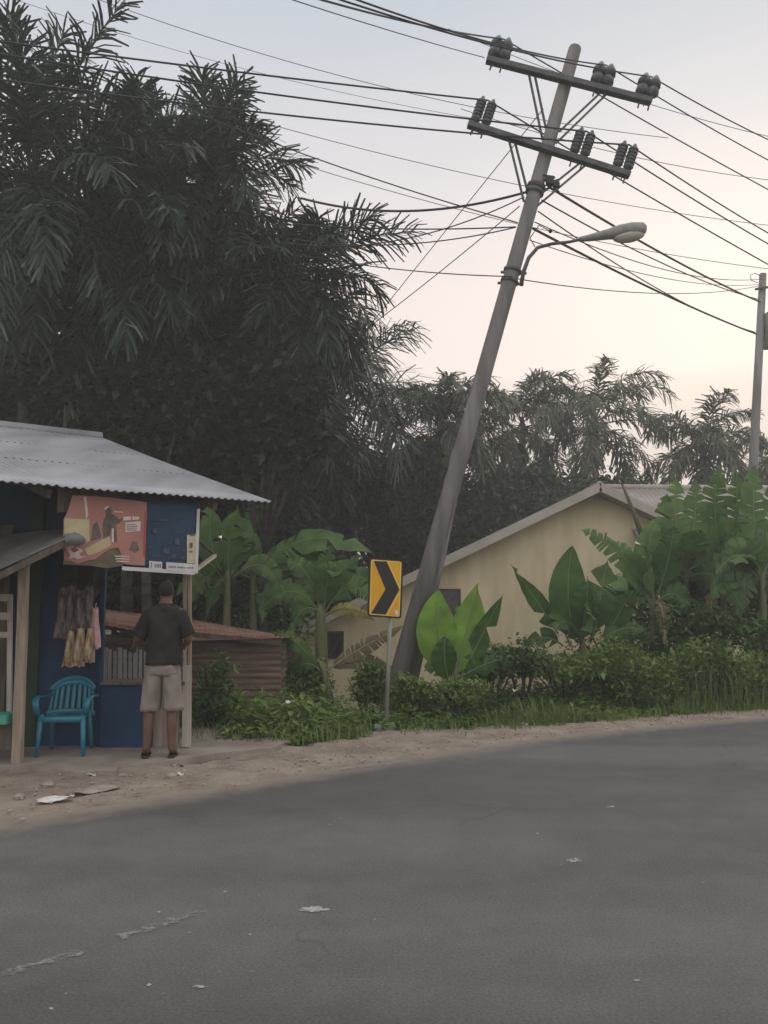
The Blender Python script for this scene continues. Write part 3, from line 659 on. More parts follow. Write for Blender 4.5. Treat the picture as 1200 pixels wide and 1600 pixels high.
mb = MB(); mb.beam(P(296, 1165, 8.80), P(297, 785, 8.80), .05, .03, up=V((1, 0, 0))); mb.build('corner_post', 'wood', kiosk)
mb = MB(); mb.beam(P(291, 1167, 8.72), P(292.5, 1040, 8.72), .085, .025, up=V((0, 1, 0))); mb.build('post_plank', 'wood_pale', kiosk)
mb = MB(); mb.beam(P(302, 893, 8.62), P(336, 868, 9.3), .035, .035); mb.build('diagonal_strut', 'wood_pale', kiosk)
mb = MB(); mb.beam(P(336, 868, 9.3), roof_pt(.75, .5, -.1), .03, .03); mb.build('diagonal_strut', 'wood_dark', kiosk)
# header board behind the banner, and the timber post at its left end
Q0 = P(312, 830, 8.56)
def Bn(u, v, off=0.0):
    d = ray(u, v); o = V((0, 0, EYE)); t = (Q0 - o).dot(NV) / d.dot(NV); return o + d * t + NV * off
mb = MB(); mb.beam(Bn(92, 777, -.05), Bn(314, 790, -.05), .04, .26, up=V((0, 0, 1))); mb.build('header_board', 'wood_dark', kiosk)  # dark timber, also stands in for the eave shadow above the poster
mb = MB(); mb.beam(Bn(96, 757, -.03), Bn(96, 800, -.03), .05, .05, up=DV); mb.build('header_post', 'wood_dark', kiosk)

def bn_poly(mb, pts, off, th=.002): mb.poly([Bn(u, v, off) for u, v in pts], th, -NV)
ban = thing('banner', Bn(250, 890), 'dark blue shop banner with white edge strips and stickers hung under the eave', 'banner')
mb = MB(); mb.grid(lambda a, b: Bn(188 + (312 - 8 * b - 188) * a, 776 + 5 * a + b * (112 + 3 * a), .006 * math.sin(a * 9) + .006 * math.sin(a * 4 + b * 5)), 16, 10); mb.build('banner_cloth', 'tarp', ban, True, solid=.003)
mb = MB(); bn_poly(mb, [(190, 885), (303, 892), (303, 898), (190, 891)], .016, .004); mb.build('edge_strip', 'label', ban)
mb = MB(); bn_poly(mb, [(307, 795), (311.5, 795), (308, 896), (302.5, 896)], .017, .004); mb.build('edge_strip', 'label', ban)
mb = MB(); bn_poly(mb, [(232, 876.5), (252, 878), (252, 891), (232, 890)], .022, .003); st = mb.build('sticker', 'label', ban)
mb = MB(); bn_poly(mb, [(234.3, 879), (236.2, 879.2), (236.2, 887), (234.3, 886.8)], .024, .001)
for k in range(4): bn_poly(mb, [(240 + k * 2.7, 881), (242 + k * 2.7, 881.2), (242 + k * 2.7, 887.3), (240 + k * 2.7, 887)], .024, .001)
mb.build('print', 'ink', st)
mb = MB(); bn_poly(mb, [(258.5, 878.5), (305, 881.5), (304, 894), (258.5, 891)], .022, .003); st = mb.build('sticker', 'label', ban)
mb = MB(); q = random.Random(5); x = 262
while x < 300:
    w_ = q.uniform(1.4, 3.2); hgt = q.uniform(2.0, 3.4); yb = 887.2 + (x - 262) * .045
    bn_poly(mb, [(x, yb - hgt), (x + w_, yb - hgt + .1), (x + w_, yb), (x, yb)], .024, .001); x += w_ + q.choice((.5, .6, .6, 2.0))
mb.build('print', 'ink', st)
mb = MB(); bn_poly(mb, [(291, 836), (305, 835), (302.5, 880), (291, 880)], .020, .003); st = mb.build('sticker', 'label_yel', ban)
mb = MB()
for pts in ([(295, 848), (300, 848), (299.5, 857), (294.5, 857)], [(294.5, 861), (299.5, 861), (299.5, 863.5), (294.5, 863.5)], [(296, 834.5), (303.5, 834.5), (303, 838), (296, 838)]): bn_poly(mb, pts, .022, .001)
mb.build('print', 'poster_dark', st)
mb = MB()
for (x, y, w_, h_) in ((246, 839, 12, 1.4), (271, 831, 13, 1.2), (231, 853, 3, 3), (268, 866, 5, 4), (283, 869, 5, 5), (262, 848, 8, 1.2), (240, 812, 22, 2), (244, 817, 14, 1.2), (276, 808, 16, 1.4), (278, 813, 10, 1.2), (238, 826, 6, 7), (254, 857, 9, 8), (272, 842, 7, 9), (236, 868, 20, 1.2), (262, 871, 24, 1.2), (284, 855, 4, 6)): bn_poly(mb, [(x, y), (x + w_, y), (x + w_, y + h_), (x, y + h_)], .020, .001)
mb.build('print', mat('banner_faint_print', (.035, .05, .075), (.08, .09, .11), 30, .6), ban)

po = thing('poster', Bn(160, 880, .03), 'torn salmon red poster with cream blocks pinned beside the blue banner', 'poster')
mb = MB(); outl = [(112, 774), (150, 776), (190, 780), (228, 785), (226.5, 835), (224.5, 884), (207, 883), (190, 881), (188, 866), (183, 856), (170, 858), (158, 866), (148, 874), (134, 876), (120, 881), (110, 877), (99, 876), (97.5, 852), (98, 812), (104, 800)]
mb.poly([Bn(u, v, .03) for u, v in outl], .003, -NV); sheet = mb.build('paper', 'poster', po)
def pp(name, m, polys, off=.033):
    mb = MB()
    for p_ in polys: bn_poly(mb, p_, off, .001)
    return mb.build(name, m, sheet)
pp('cream_block', 'poster_cream', [[(99, 810), (138, 812), (138, 846), (126, 848), (118, 838), (99, 834)], [(131, 858), (169, 838), (172, 852), (150, 864), (136, 868)]])
pp('dark_figure', 'poster_dark', [[(163, 797), (168, 793), (173, 797), (172, 803), (178, 806), (185, 812), (192, 808), (186, 818), (180, 820), (181, 847), (176, 847), (175, 826), (172, 826), (170, 838), (160, 842), (158, 826), (160, 812), (164, 806)], [(144, 820), (150, 815), (153, 822), (157, 838), (154, 842), (141, 846), (142, 832)], [(206, 846), (212, 847), (216, 860), (208, 864), (200, 859)]])
pp('white_label', 'poster_white', [[(191, 808), (203, 807), (203, 813), (191, 813.5)]], .035)
pp('white_label', 'poster_white', [[(205, 807), (216, 808), (215, 812), (205, 813)]], .035)
pp('white_label', 'poster_white', [[(194, 817), (218, 815), (217, 830), (194, 832)]], .035)
q = random.Random(8)
for k in range(7): pp('print_line', 'poster_dark' if k < 4 else 'poster_white', [[(196, 819 + k * 2.9), (196 + q.uniform(10, 19), 819.3 + k * 2.9), (212, 820.4 + k * 2.9), (196, 820.2 + k * 2.9)] if k < 4 else [(176 + (k - 4) * 3, 868 + (k - 4) * 4), (200, 869 + (k - 4) * 4), (200, 870.5 + (k - 4) * 4), (178, 870 + (k - 4) * 4)]][:1], .0365)
pp('pale_marks', 'poster_white', [[(176, 799), (190, 800), (190, 801.5), (176, 800.5)], [(173, 826), (176, 826), (176, 847), (173, 847)], [(161, 795), (165, 791), (169, 792), (163, 798)]], .035)
pp('pink_blot', 'poster_white', [[(100, 855), (112, 851), (116, 855), (124, 857), (128, 861), (122, 866), (126, 870), (134, 869), (120, 874), (113, 871), (106, 874), (108, 866)], [(129, 777), (133, 777), (136, 805), (133, 812)]], .036)
pp('red_blot', mat('poster_red', (.4, .06, .05), None, rough=.6), [[(108, 858), (116, 855), (122, 860), (114, 864)], [(226, 800), (224, 800), (222, 870), (224.5, 870)]], .038)
mb = MB(); mb.poly([Bn(u, v, .02) for u, v in [(98, 874), (120, 879), (150, 872), (175, 856), (186, 858), (192, 870), (191, 884), (168, 888), (140, 884), (98, 882)]], .003, -NV); mb.build('torn_flap', 'poster_brown', po)

# hanging goods on the wall
def packet(mb, top, wd, hh, th, sway, q):
    def fn(a, b):
        e = math.sin(math.pi * min(1, max(0, b))) ** .5
        x = (a - .5) * wd * (.72 + .28 * b + .08 * math.sin(b * 9 + sway)); y = -th * e * math.sin(math.pi * a) * (1 + .3 * math.sin(6 * b + sway))
        return V((top.x + x + .04 * math.sin(sway) * b, top.y + y, top.z - hh * b + .012 * math.sin(a * 7 + sway)))
    mb.grid(fn, 7, 12)
    mb.grid(lambda a, b: V((top.x + (a - .5) * wd * (.72 + .28 * b), top.y + .012, top.z - hh * b)), 2, 2)
    mb.tube([top, top + V((0, .02, .05))], .004, 5)
cl = MB(); cl.grid(lambda a, b: P(96 + 68 * a - 3 * b, 876 + 52 * b + 3 * a + 7 * b * math.sin(a * 11), 8.66 + .03 * math.sin(a * 15) * (.3 + b)), 24, 12)
o = cl.build('hanging_cloth', 'cloth', None, True, solid=.006, org=P(128, 880, 8.66)); tag(o, 'dark brown cloth hung on the kiosk wall above the packets', 'cloth')
q = random.Random(2)
for i, (u, v, wd, hp, m, lab) in enumerate([
    (100, 918, .13, 78, 'pack_dark', 'dark packet strip nearest the green board, leftmost of the hanging goods'),
    (113, 915, .11, 70, 'pack_dark', 'dark grey packet strip hanging second from the left under the cloth'),
    (125, 922, .12, 62, 'pack_dark', 'dark packet strip hanging in the middle under the brown cloth'),
    (139, 916, .11, 66, 'pack_dark', 'dark packet strip hanging beside the pink packet strip'),
    (111, 986, .085, 54, 'pack_tan', 'narrow tan packet bunch, left one of the low three'),
    (126, 982, .10, 58, 'pack_tan', 'tan packet bunch, middle one of the low three'),
    (142, 982, .10, 52, 'pack_tan', 'tan packet bunch, right one of the low three'),
    (149, 950, .075, 62, 'pack_pink', 'pink and white packet strip at the right edge of the blue wall')]):
    mb = MB(); Y = 8.62 if m == 'pack_dark' else 8.56
    packet(mb, P(u, v, Y), wd, hp / F * Y, .05, q.uniform(0, 6), q)
    tag(mb.build('snack_packet', m, None, True, org=P(u, v, Y)), lab, 'packet', 'snack packets hanging on the kiosk wall')

# ------------------------------------------------------------------ little stall at the left edge
stl = thing('stall', G(29, 1197, SZ), 'small stall with old zinc awning on a leaning timber post', 'stall')
mb = MB(); c4 = [P(-150, 960, 7.35), P(121, 835, 7.55), P(108, 826, 8.5), P(-150, 850, 8.5)]
mb.grid(lambda a, b: c4[0].lerp(c4[1], a).lerp(c4[3].lerp(c4[2], a), b) + V((0, 0, .008 * math.cos(2 * math.pi * b / .08))), 12, 90); mb.build('awning', 'tin_old', stl, True, solid=.004)
mb = MB(); mb.tube([P(118, 844, 7.52), P(112, 840, 8.0), P(104, 838, 8.5)], [(.05, .09), (.06, .10), (.06, .10)], 12, ref=(0, 0, 1)); mb.build('ridge_cap', 'tin_old', stl, True)
mb = MB(); mb.beam(P(-150, 975, 7.36), P(108, 846, 7.56), .03, .06); mb.build('fascia', 'wood_dark', stl)
mb = MB(); pts = [P(27, 1198, 7.92), P(31, 1080, 7.9), P(35, 980, 7.85), P(38, 868, 7.75)]
for i in range(3): mb.beam(pts[i], pts[i + 1] + (pts[i + 1] - pts[i]) * .01, .085 - .003 * i, .07, up=V((0, 1, 0)))
mb.build('timber_post', 'wood', stl)
mb = MB(); mb.beam(V((-4.25, 7.5, SZ)), V((-4.22, 7.5, 1.42)), .08, .07, up=V((0, 1, 0))); mb.build('timber_post', 'wood', stl)
mb = MB(); mb.box((-5.0, 8.72, 1.2), (2.2, .04, 2.3)); mb.build('back_board', 'wood_dark', stl)  # dark panel put in for the shaded inside of the stall
rk = thing('wooden_rack', P(10, 1070, 8.05), 'pale wooden rack with three rails at the left edge', 'rack')
mb = MB(); mb.beam(P(14, 1168, 8.1), P(16, 930, 8.1), .04, .035, up=V((0, 1, 0))); mb.build('upright', 'wood_pale', rk)
mb = MB(); mb.beam(P(-70, 1168, 8.1), P(-68, 930, 8.1), .05, .035, up=V((0, 1, 0))); mb.build('upright', 'wood_pale', rk)
for v in (933, 962, 991): mb = MB(); mb.beam(P(-75, v, 8.07), P(18, v + 1, 8.07), .035, .07 if v < 990 else .055); mb.build('rail', 'wood_pale', rk)
bn = thing('bench', P(-10, 1170, 7.98), 'green teal painted plank bench at the left edge', 'bench')
mb = MB(); mb.box(P(-36, 1122, 7.95), (.66, .26, .09)); mb.build('seat_plank', 'teal_board', bn, bevel=.008)
for u in (2, -70): mb = MB(); mb.beam(P(u, 1171, 7.98), P(u, 1130, 7.98), .05, .2, up=V((1, 0, 0))); mb.build('leg', 'wood_dark', bn)

# ------------------------------------------------------------------ plastic chair
cb = V((P(112, 940, 8.46).x, 8.46, SZ)); ch = thing('plastic_chair', cb, 'teal plastic armchair standing empty before the blue wall', 'chair')
ROT = Matrix.Rotation(R(7), 3, 'Z')
CS = .87
def cl_(x, y, z): return cb + ROT @ V((x, y, z)) * CS        # x to the right, -y is the front
mb = MB(); mb.grid(lambda a, b: cl_((a - .5) * (.46 - .06 * b), -.24 + .44 * b, .425 - .03 * math.sin(math.pi * a) * math.sin(math.pi * min(1, b * 1.1)) - .035 * b), 10, 10); mb.build('seat', 'chair', ch, True, solid=.02)
def back_pt(a, z):
    # a 0..1 across, z 0..1 up: shell that wraps round and leans back
    an = (a - .5) * 2.0; top = .42 * math.cos(an * .98) ** .6
    return cl_(.30 * math.sin(an * 1.15) * (1 - .10 * z), .10 + .16 * math.cos(an * 1.25) + .10 * z, .38 + top * z)
mb = MB(); ns = 9
for k in range(ns):
    a0 = .04 + .92 * k / ns; a1 = a0 + .92 / ns * .70
    mb.grid(lambda a, b: back_pt(a0 + (a1 - a0) * a, .12 + .76 * b), 2, 8)
bkr = mb.build('backrest', 'chair', ch, True, solid=.008)
mb = MB(); mb.tube([back_pt(k / 24, 1.0) for k in range(25)], [(.034, .012)] * 25, 8, ref=(0, 0, 1)); mb.tube([back_pt(k / 24, .12) for k in range(25)], [(.03, .010)] * 25, 8, ref=(0, 0, 1)); mb.build('back_frame', 'chair', bkr, True)
mb = MB(); mb.grid(lambda a, b: back_pt(.06 + .88 * a, .84 + .16 * b), 18, 2); mb.build('top_band', 'chair', bkr, True, solid=.008)
for sx_ in (-1, 1):
    mb = MB(); mb.tube([back_pt(.5 + sx_ * .5, .85), cl_(sx_ * .30, .06, .625), cl_(sx_ * .295, -.12, .645), cl_(sx_ * .285, -.24, .63), cl_(sx_ * .275, -.275, .58), cl_(sx_ * .26, -.25, .45)], [(.030, .012)] * 6, 8, ref=ROT @ V((1, 0, 0))); mb.build('armrest', 'chair', ch, True)
    mb = MB(); mb.tube([cl_(sx_ * .225, -.225, .46), cl_(sx_ * .24, -.25, .2), cl_(sx_ * .25, -.265, 0)], [(.03, .028), (.025, .024), (.021, .02)], 8); mb.build('leg', 'chair', ch, True)
    mb = MB(); mb.tube([cl_(sx_ * .20, .19, .42), cl_(sx_ * .215, .24, .2), cl_(sx_ * .225, .28, 0)], [(.028, .028), (.023, .023), (.019, .02)], 8); mb.build('leg', 'chair', ch, True)
mb = MB(); mb.tube([cl_(x, -.245 - .012 * math.cos(x * 6), .405) for x in [-.23 + .046 * k for k in range(11)]], [(.03, .012)] * 11, 8, ref=(0, 0, 1)); mb.build('apron', 'chair', ch, True)

# ------------------------------------------------------------------ the customer, seen from behind
pbs = V((-2.15, 8.22, SZ)); 
YAW = Matrix.Rotation(R(8), 3, 'Z')
def pl(x, y, z): return pbs + YAW @ V((x * .86, y, z))
verts, edges, rad = [], [], []
def sv(x, y, z, r, parent=None, r2=None):
    verts.append(YAW @ V((x * .86, y, z))); rad.append((r, r2 or r)); i = len(verts) - 1
    if parent is not None: edges.append((parent, i))
    return i
pel = sv(0, 0, .93, .125, None, .105)
s1 = sv(0, .015, 1.08, .115, pel, .092); s2 = sv(0, .03, 1.24, .135, s1, .10); s3 = sv(0, .045, 1.37, .14, s2, .095)
nk = sv(0, .06, 1.465, .058, s3); h1 = sv(0, .085, 1.53, .062, nk, .07); h2 = sv(0, .095, 1.585, .072, h1, .088); h3 = sv(0, .09, 1.635, .068, h2, .082); h4 = sv(0, .08, 1.665, .04, h3, .05)
sv(0, .185, 1.57, .014, h2); sv(-.078, .085, 1.575, .014, h2, .022); sv(.078, .085, 1.575, .014, h2, .022)
hands = []
for sx_, el_, wr, hn in ((-1, (-.30, .06, 1.13), (-.36, .27, 1.05), (-.385, .345, 1.03)), (1, (.268, .02, 1.12), (.215, .24, 1.06), (.19, .31, 1.05))):
    sh = sv(sx_ * .165, .05, 1.375, .062, s3); e_ = sv(*el_, .043, sh); mid_ = sv(*[(el_[k] * .45 + wr[k] * .55) for k in range(3)], .036, e_); w_ = sv(*wr, .027, mid_, .022)
    pm = sv(*hn, .038, w_, .018)
    dr = V(hn) - V(wr); dr.normalize(); sd_ = V((1, 0, 0)) * sx_
    for k, (o_, ln) in enumerate(((-.027, .062), (-.009, .072), (.009, .068), (.027, .052))):
        a_ = V(hn) + sd_ * o_ + dr * .035; k1 = sv(*a_, .0095, pm); b_ = a_ + dr * ln * .55 - V((0, 0, .012)); k2 = sv(*b_, .0085, k1); c_ = b_ + dr * ln * .4 - V((0, 0, .026)); sv(*c_, .007, k2)
    a_ = V(wr) - sd_ * .028 + dr * .03; t1 = sv(*a_, .012, w_); sv(*(a_ - sd_ * .025 + dr * .035 - V((0, 0, .008))), .009, t1)
for sx_, kn, an, toe in ((-1, (-.135, .02, .50), (-.155, -.03, .10), (-.185, .12, .038)), (1, (.115, .015, .50), (.118, -.035, .10), (.135, .12, .038))):
    hp = sv(sx_ * .085, .0, .86, .092, pel); k_ = sv(*kn, .062, hp); cf = sv(kn[0] * .6 + an[0] * .4, kn[1] * .4 + an[1] * .6 - .02, .36, .056, k_); a_ = sv(*an, .036, cf)
    hl = sv(an[0], an[1] - .025, .045, .036, a_); bl = sv(an[0] * .45 + toe[0] * .55, an[1] * .45 + toe[1] * .55 + .01, .04, .042, a_, .028); sv(*toe, .034, bl, .02)
me = bpy.data.meshes.new('person'); me.from_pydata(verts, edges, [])
po_ = bpy.data.objects.new('person_tmp', me); COL.objects.link(po_)
md = po_.modifiers.new('s', 'SKIN'); md.use_smooth_shade = True
for i, v_ in enumerate(me.skin_vertices[0].data): v_.radius = rad[i]; v_.use_root = (i == 0)
m2 = po_.modifiers.new('d', 'SUBSURF'); m2.levels = 2; m2.render_levels = 2
dg = bpy.context.evaluated_depsgraph_get(); body = bpy.data.meshes.new_from_object(po_.evaluated_get(dg)); body.name = 'person'
bpy.data.objects.remove(po_)
body.materials.clear(); body.materials.append(M['skin']); body.polygons.foreach_set('use_smooth', [True] * len(body.polygons))
pe = bpy.data.objects.new('person', body); COL.objects.link(pe); pe.location = pbs; pe['_b'] = tuple(pbs)
tag(pe, 'person in dark t-shirt and mauve shorts standing at the counter, seen from behind', 'person')
# hair: short cap over the skull
mb = MB(); mb.ball((0, 0, 0), (.085, .102, .10), 20, 14, lambda d: 1 + .03 * math.sin(9 * d.x + 7 * d.z) * math.cos(8 * d.y))
hv = [];
for p in mb.v:
    z = max(p[2], -.045 - .02 * (p[1] < 0) if p[1] < .02 else .02); hv.append(pl(p[0], p[1] + .085, z + 1.605))
mb.v = [tuple(p) for p in hv]; mb.build('hair', 'hair', pe, True)
def cloth_tube(mb, rings, n=28, seed=1, fold=.006, cap0=False):
    """open garment tube from elliptical rings (centre, rx, ry, tilt axis)"""
    q = random.Random(seed); ph = [q.uniform(0, 6) for _ in range(6)]
    vs = []
    for j, (c, rx, ry) in enumerate(rings):
        for k in range(n):
            a = 2 * math.pi * k / n
            f = 1 + fold / rx * (math.sin(3 * a + ph[0] + j * .5) + .7 * math.sin(5 * a + ph[1] - j * .9) + .5 * math.sin(8 * a + j * 1.3))
            vs.append(pl(c[0] + math.cos(a) * rx * f, c[1] + math.sin(a) * ry * f, c[2] + .25 * fold * math.sin(4 * a + ph[2])))
    mb.add(vs, [(j * n + k, j * n + (k + 1) % n, (j + 1) * n + (k + 1) % n, (j + 1) * n + k) for j in range(len(rings) - 1) for k in range(n)])
def lerp_rings(keys, per=4):
    out = []
    for i in range(len(keys) - 1):
        for k in range(per):
            t = k / per; (c0, a0, b0), (c1, a1, b1) = keys[i], keys[i + 1]
            out.append((tuple(c0[j] + (c1[j] - c0[j]) * t for j in range(3)), a0 + (a1 - a0) * t, b0 + (b1 - b0) * t))
    out.append(keys[-1]); return out
mb = MB()
cloth_tube(mb, lerp_rings([((0, -.008, .885), .198, .170), ((0, .005, 1.0), .186, .156), ((0, .02, 1.12), .182, .142), ((0, .03, 1.26), .20, .142), ((0, .04, 1.36), .212, .132), ((0, .045, 1.42), .178, .112), ((0, .05, 1.455), .105, .088), ((0, .055, 1.472), .072, .072)]), 40, 3, .012)
for sx_ in (-1, 1):
    a_, b_ = V((sx_ * .13, .045, 1.385)), V((sx_ * (.262 if sx_ > 0 else .292), .045, 1.15))
    mb.tube([pl(*a_.lerp(b_, t)) for t in (0, .15, .3, .45, .6, .75, .9, 1.0)], [.075, .088, .086, .083, .080, .077, .076, .078], 18, cap=False)
mb.build('shirt', 'shirt', pe, True, solid=.005)
mb = MB()
cloth_tube(mb, lerp_rings([((0, .0, .985), .150, .118), ((0, -.005, .93), .160, .132), ((0, -.012, .86), .180, .158), ((0, -.012, .80), .186, .155), ((0, -.005, .775), .165, .13)]), 28, 9, .005)
for sx_, kx in ((-1, -.138), (1, .120)):
    cloth_tube(mb, lerp_rings([((sx_ * .085, -.008, .83), .096, .135), ((sx_ * .095, -.004, .75), .102, .132), ((kx * .9, .008, .60), .106, .118), ((kx, .014, .445), .112, .116)]), 22, 12 + sx_, .007)
mb.build('shorts', 'shorts', pe, True, solid=.005)
for an, toe in (((-.155, -.03), (-.185, .12)), ((.118, -.035), (.135, .12))):
    mb = MB(); a_, b_ = V((an[0], an[1] - .05, 0)), V((toe[0], toe[1] + .03, 0)); t = (b_ - a_).normalized(); nn = V((-t.y, t.x, 0))
    o_ = [a_.lerp(b_, s) + nn * sg_ * wd for sg_, seq in ((1, ((0, .02), (.1, .036), (.4, .036), (.75, .048), (.95, .035), (1, .012))), (-1, ((1, .012), (.95, .035), (.75, .048), (.4, .036), (.1, .036), (0, .02)))) for s, wd in seq]
    mb.poly([pl(p.x, p.y, .018) for p in o_], .018, (0, 0, -1))
    c_ = a_.lerp(b_, .62); mb.tube([pl(*(c_ + nn * .046 + V((0, 0, .018)))), pl(*(c_ + nn * .03 + V((0, 0, .066)))), pl(*(c_ - nn * .03 + V((0, 0, .066)))), pl(*(c_ - nn * .046 + V((0, 0, .018))))], [(.004, .02)] * 4, 6)
    mb.build('sandal', 'sandal', pe)

# ------------------------------------------------------------------ house, shed, fence behind
HY = 17.0; GZ = -1.35
ap = P(928, 764, HY); lf = P(395, 1019, HY); rt = V((2 * ap.x - lf.x, HY, lf.z))
house = thing('house', V((ap.x, HY, GZ)), 'low tan plastered house with a wide gable and zinc roof behind the banana plants', 'house')
BACK = V((1.2, 6.5, 0))
def yoff(p, dy): return V((p.x, p.y + dy, p.z))
mb = MB(); wl = [V((lf.x + .35, HY, GZ)), V((lf.x + .35, HY, lf.z + .02)), V((ap.x, HY, ap.z - .10)), V((rt.x - .35, HY, rt.z + .02)), V((rt.x - .35, HY, GZ))]
mb.poly(wl, .15, (0, 1, 0)); wall = mb.build('front_wall', 'tan', house)
mb = MB()
for p in (wl[0], wl[4]): mb.box((p.x, HY + 3.4, (GZ + lf.z) / 2), (.15, 6.5, lf.z - GZ))
mb.build('side_wall', 'tan', house)
slope_l, slope_r = (lf - ap), (rt - ap)
fz = V((0, -.5, 0))
for nm, sv_ in (('roof_slope', slope_l), ('roof_slope', slope_r)):
    mb = MB(); nn = sv_.length
    mb.grid(lambda a, b: ap + fz + V((0, 0, .06 + .010 * math.cos(2 * math.pi * b * 7.2 / .12))) + sv_ * (a * 1.03) + V((0, 7.2, 0)) * b, 3, 360); rs = mb.build(nm, 'houseroof', house, True, solid=.004)
    mb = MB(); mb.beam(ap + fz + V((0, -.02, -.03)), ap + fz + sv_ * 1.03 + V((0, -.02, -.03)), .03, .17, up=V((0, 1, 0)).cross(sv_).normalized() if False else V((0, 0, 1))); mb.build('barge_board', 'fascia', rs)
    mb = MB(); mb.grid(lambda a, b: ap + fz * (1 - b) + V((0, -.003, -.10)) + sv_ * (a * 1.03), 2, 2); mb.build('soffit', 'fascia', rs)
mb = MB(); mb.tube([ap + fz + V((0, .02, .04)), ap + V((0, 6.7, .04))], .06, 8); mb.build('ridge_cap', 'houseroof', house, True)
# cross wing to the right
wr0, wr1 = V((ap.x + .55, 18.6, 4.12)), V((14.5, 19.2, 4.12)); we0, we1 = V((ap.x + .05, 16.9 + .7, 3.35)), V((14.5, 17.0, 2.45))
mb = MB(); ea0 = V((ap.x + .2, 17.35, 3.42)); 
mb.grid(lambda a, b: wr0.lerp(wr1, a).lerp(V((ap.x + .8, 16.6, 2.75)).lerp(V((14.5, 16.8, 2.75)), a), b) + V((0, 0, .012 * math.cos(2 * math.pi * a * 10 / .12))), 500, 3); rs = mb.build('wing_roof', 'houseroof', house, True, solid=.004)
mb = MB(); mb.grid(lambda a, b: wr0.lerp(wr1, a) + V((0, 2.6 * b, -1.3 * b)), 2, 2); mb.build('wing_roof', 'houseroof', house)
mb = MB(); mb.tube([wr0, wr1], .07, 8); mb.build('ridge_cap', 'fascia', rs, True)
mb = MB(); mb.box(((ap.x + 1.2 + 14.2) / 2, 17.62, (GZ + 3.25) / 2), (14.2 - ap.x - 1.2, .15, 3.25 - GZ)); mb.box((14.1, 19.4, (GZ + 2.9) / 2), (.15, 3.4, 2.9 - GZ)); mb.build('wing_wall', 'tan', house)
def window(u0, v0, u1, v1, shutter=False):
    a, b = P(u0, v0, HY), P(u1, v1, HY); w_, h_ = b.x - a.x, a.z - b.z; c = (a + b) / 2
    mb = MB(); f = .05
    mb.box((c.x, HY - .01, a.z - f / 2), (w_, .08, f)); mb.box((c.x, HY - .01, b.z + f / 2), (w_, .08, f))
    for s_ in (-1, 1): mb.box((c.x + s_ * (w_ / 2 - f / 2), HY - .01, c.z), (f, .078, h_ - 2 * f))
    wn = mb.build('window', 'winframe', house)
    mb = MB(); mb.box((c.x, HY - .012, c.z), (w_ - 2 * f, .03, h_ - 2 * f)); mb.build('pane', 'glass', wn)
    mb = MB(); mb.beam(V((c.x - w_ * .28, HY - .035, c.z - h_ * .35)), V((c.x + w_ * .3, HY - .035, c.z + h_ * .3)), .015, .03); mb.build('crossbar', 'winframe', wn)
window(513, 986, 537, 1028)
window(668, 920, 720, 985)

SHY = 11.4; sgz = -.5
shed = thing('shed', V((P(300, 1100, SHY).x, SHY, sgz)), 'low rusty tin shed with a reddish roof beside the kiosk', 'shed')
x0, x1 = P(140, 1000, SHY).x, P(440, 1000, SHY).x; zt = P(300, 1001, SHY).z
mb = MB(); mb.grid(lambda a, b: V((x0 + (x1 - x0) * a, SHY + .012 * math.cos(2 * math.pi * b * (zt - sgz) / .085), sgz + (zt - sgz - .015) * b)), 2, 130); mb.build('front_wall', 'shedwall', shed, True, solid=.004)
mb = MB(); mb.grid(lambda a, b: V((x1 + .012 * math.cos(2 * math.pi * b * (zt - sgz) / .085), SHY + .02 + 2.4 * a, sgz + (zt - sgz - .02) * b)), 2, 130); mb.build('side_wall', 'shedwall', shed, True, solid=.004)
c4s = [P(60, 958, 10.55), P(298, 1001, 11.0), P(462, 996, 11.25), P(448, 993.5, 13.6), P(300, 968, 13.9), P(60, 940, 13.6)]
def shed_roof(a, b):
    a2 = a * 2; f0 = c4s[0].lerp(c4s[1], a2) if a2 < 1 else c4s[1].lerp(c4s[2], a2 - 1); f1 = c4s[5].lerp(c4s[4], a2) if a2 < 1 else c4s[4].lerp(c4s[3], a2 - 1)
    return f0.lerp(f1, b) + V((0, 0, .005 * math.cos(2 * math.pi * a * 3.6 / .09)))
mb = MB(); mb.grid(shed_roof, 260, 4); mb.build('roof', 'rust', shed, True, solid=.004)
mb = MB(); mb.box(((x0 + x1) / 2 - .4, SHY + 2.2, (sgz + zt) / 2), (x1 - x0 + .8, .03, zt - sgz)); mb.build('back_wall', 'shedwall', shed)
mb = MB(); mb.beam(P(150, 978, 11.0), P(440, 1004, 11.25), .05, .07); mb.build('eave_beam', 'wood_dark', shed)
fen = thing('slat_fence', V((P(200, 1060, 10.2).x, 10.2, sgz)), 'pale upright slat fence seen through the kiosk opening', 'fence')
for k, u in enumerate((164, 171, 179, 187, 195, 203, 211, 219, 227, 235)):
    mb = MB(); mb.beam(P(u, 1090, 10.2), P(u + .5, 1012 + (k % 3) * 3, 10.2), .035 if k % 3 else .05, .018, up=V((0, 1, 0))); mb.build('picket', 'slat', fen)
mb = MB(); mb.beam(P(155, 1040, 10.25), P(245, 1042, 10.25), .02, .06); mb.build('fence_rail', 'wood_dark', fen)

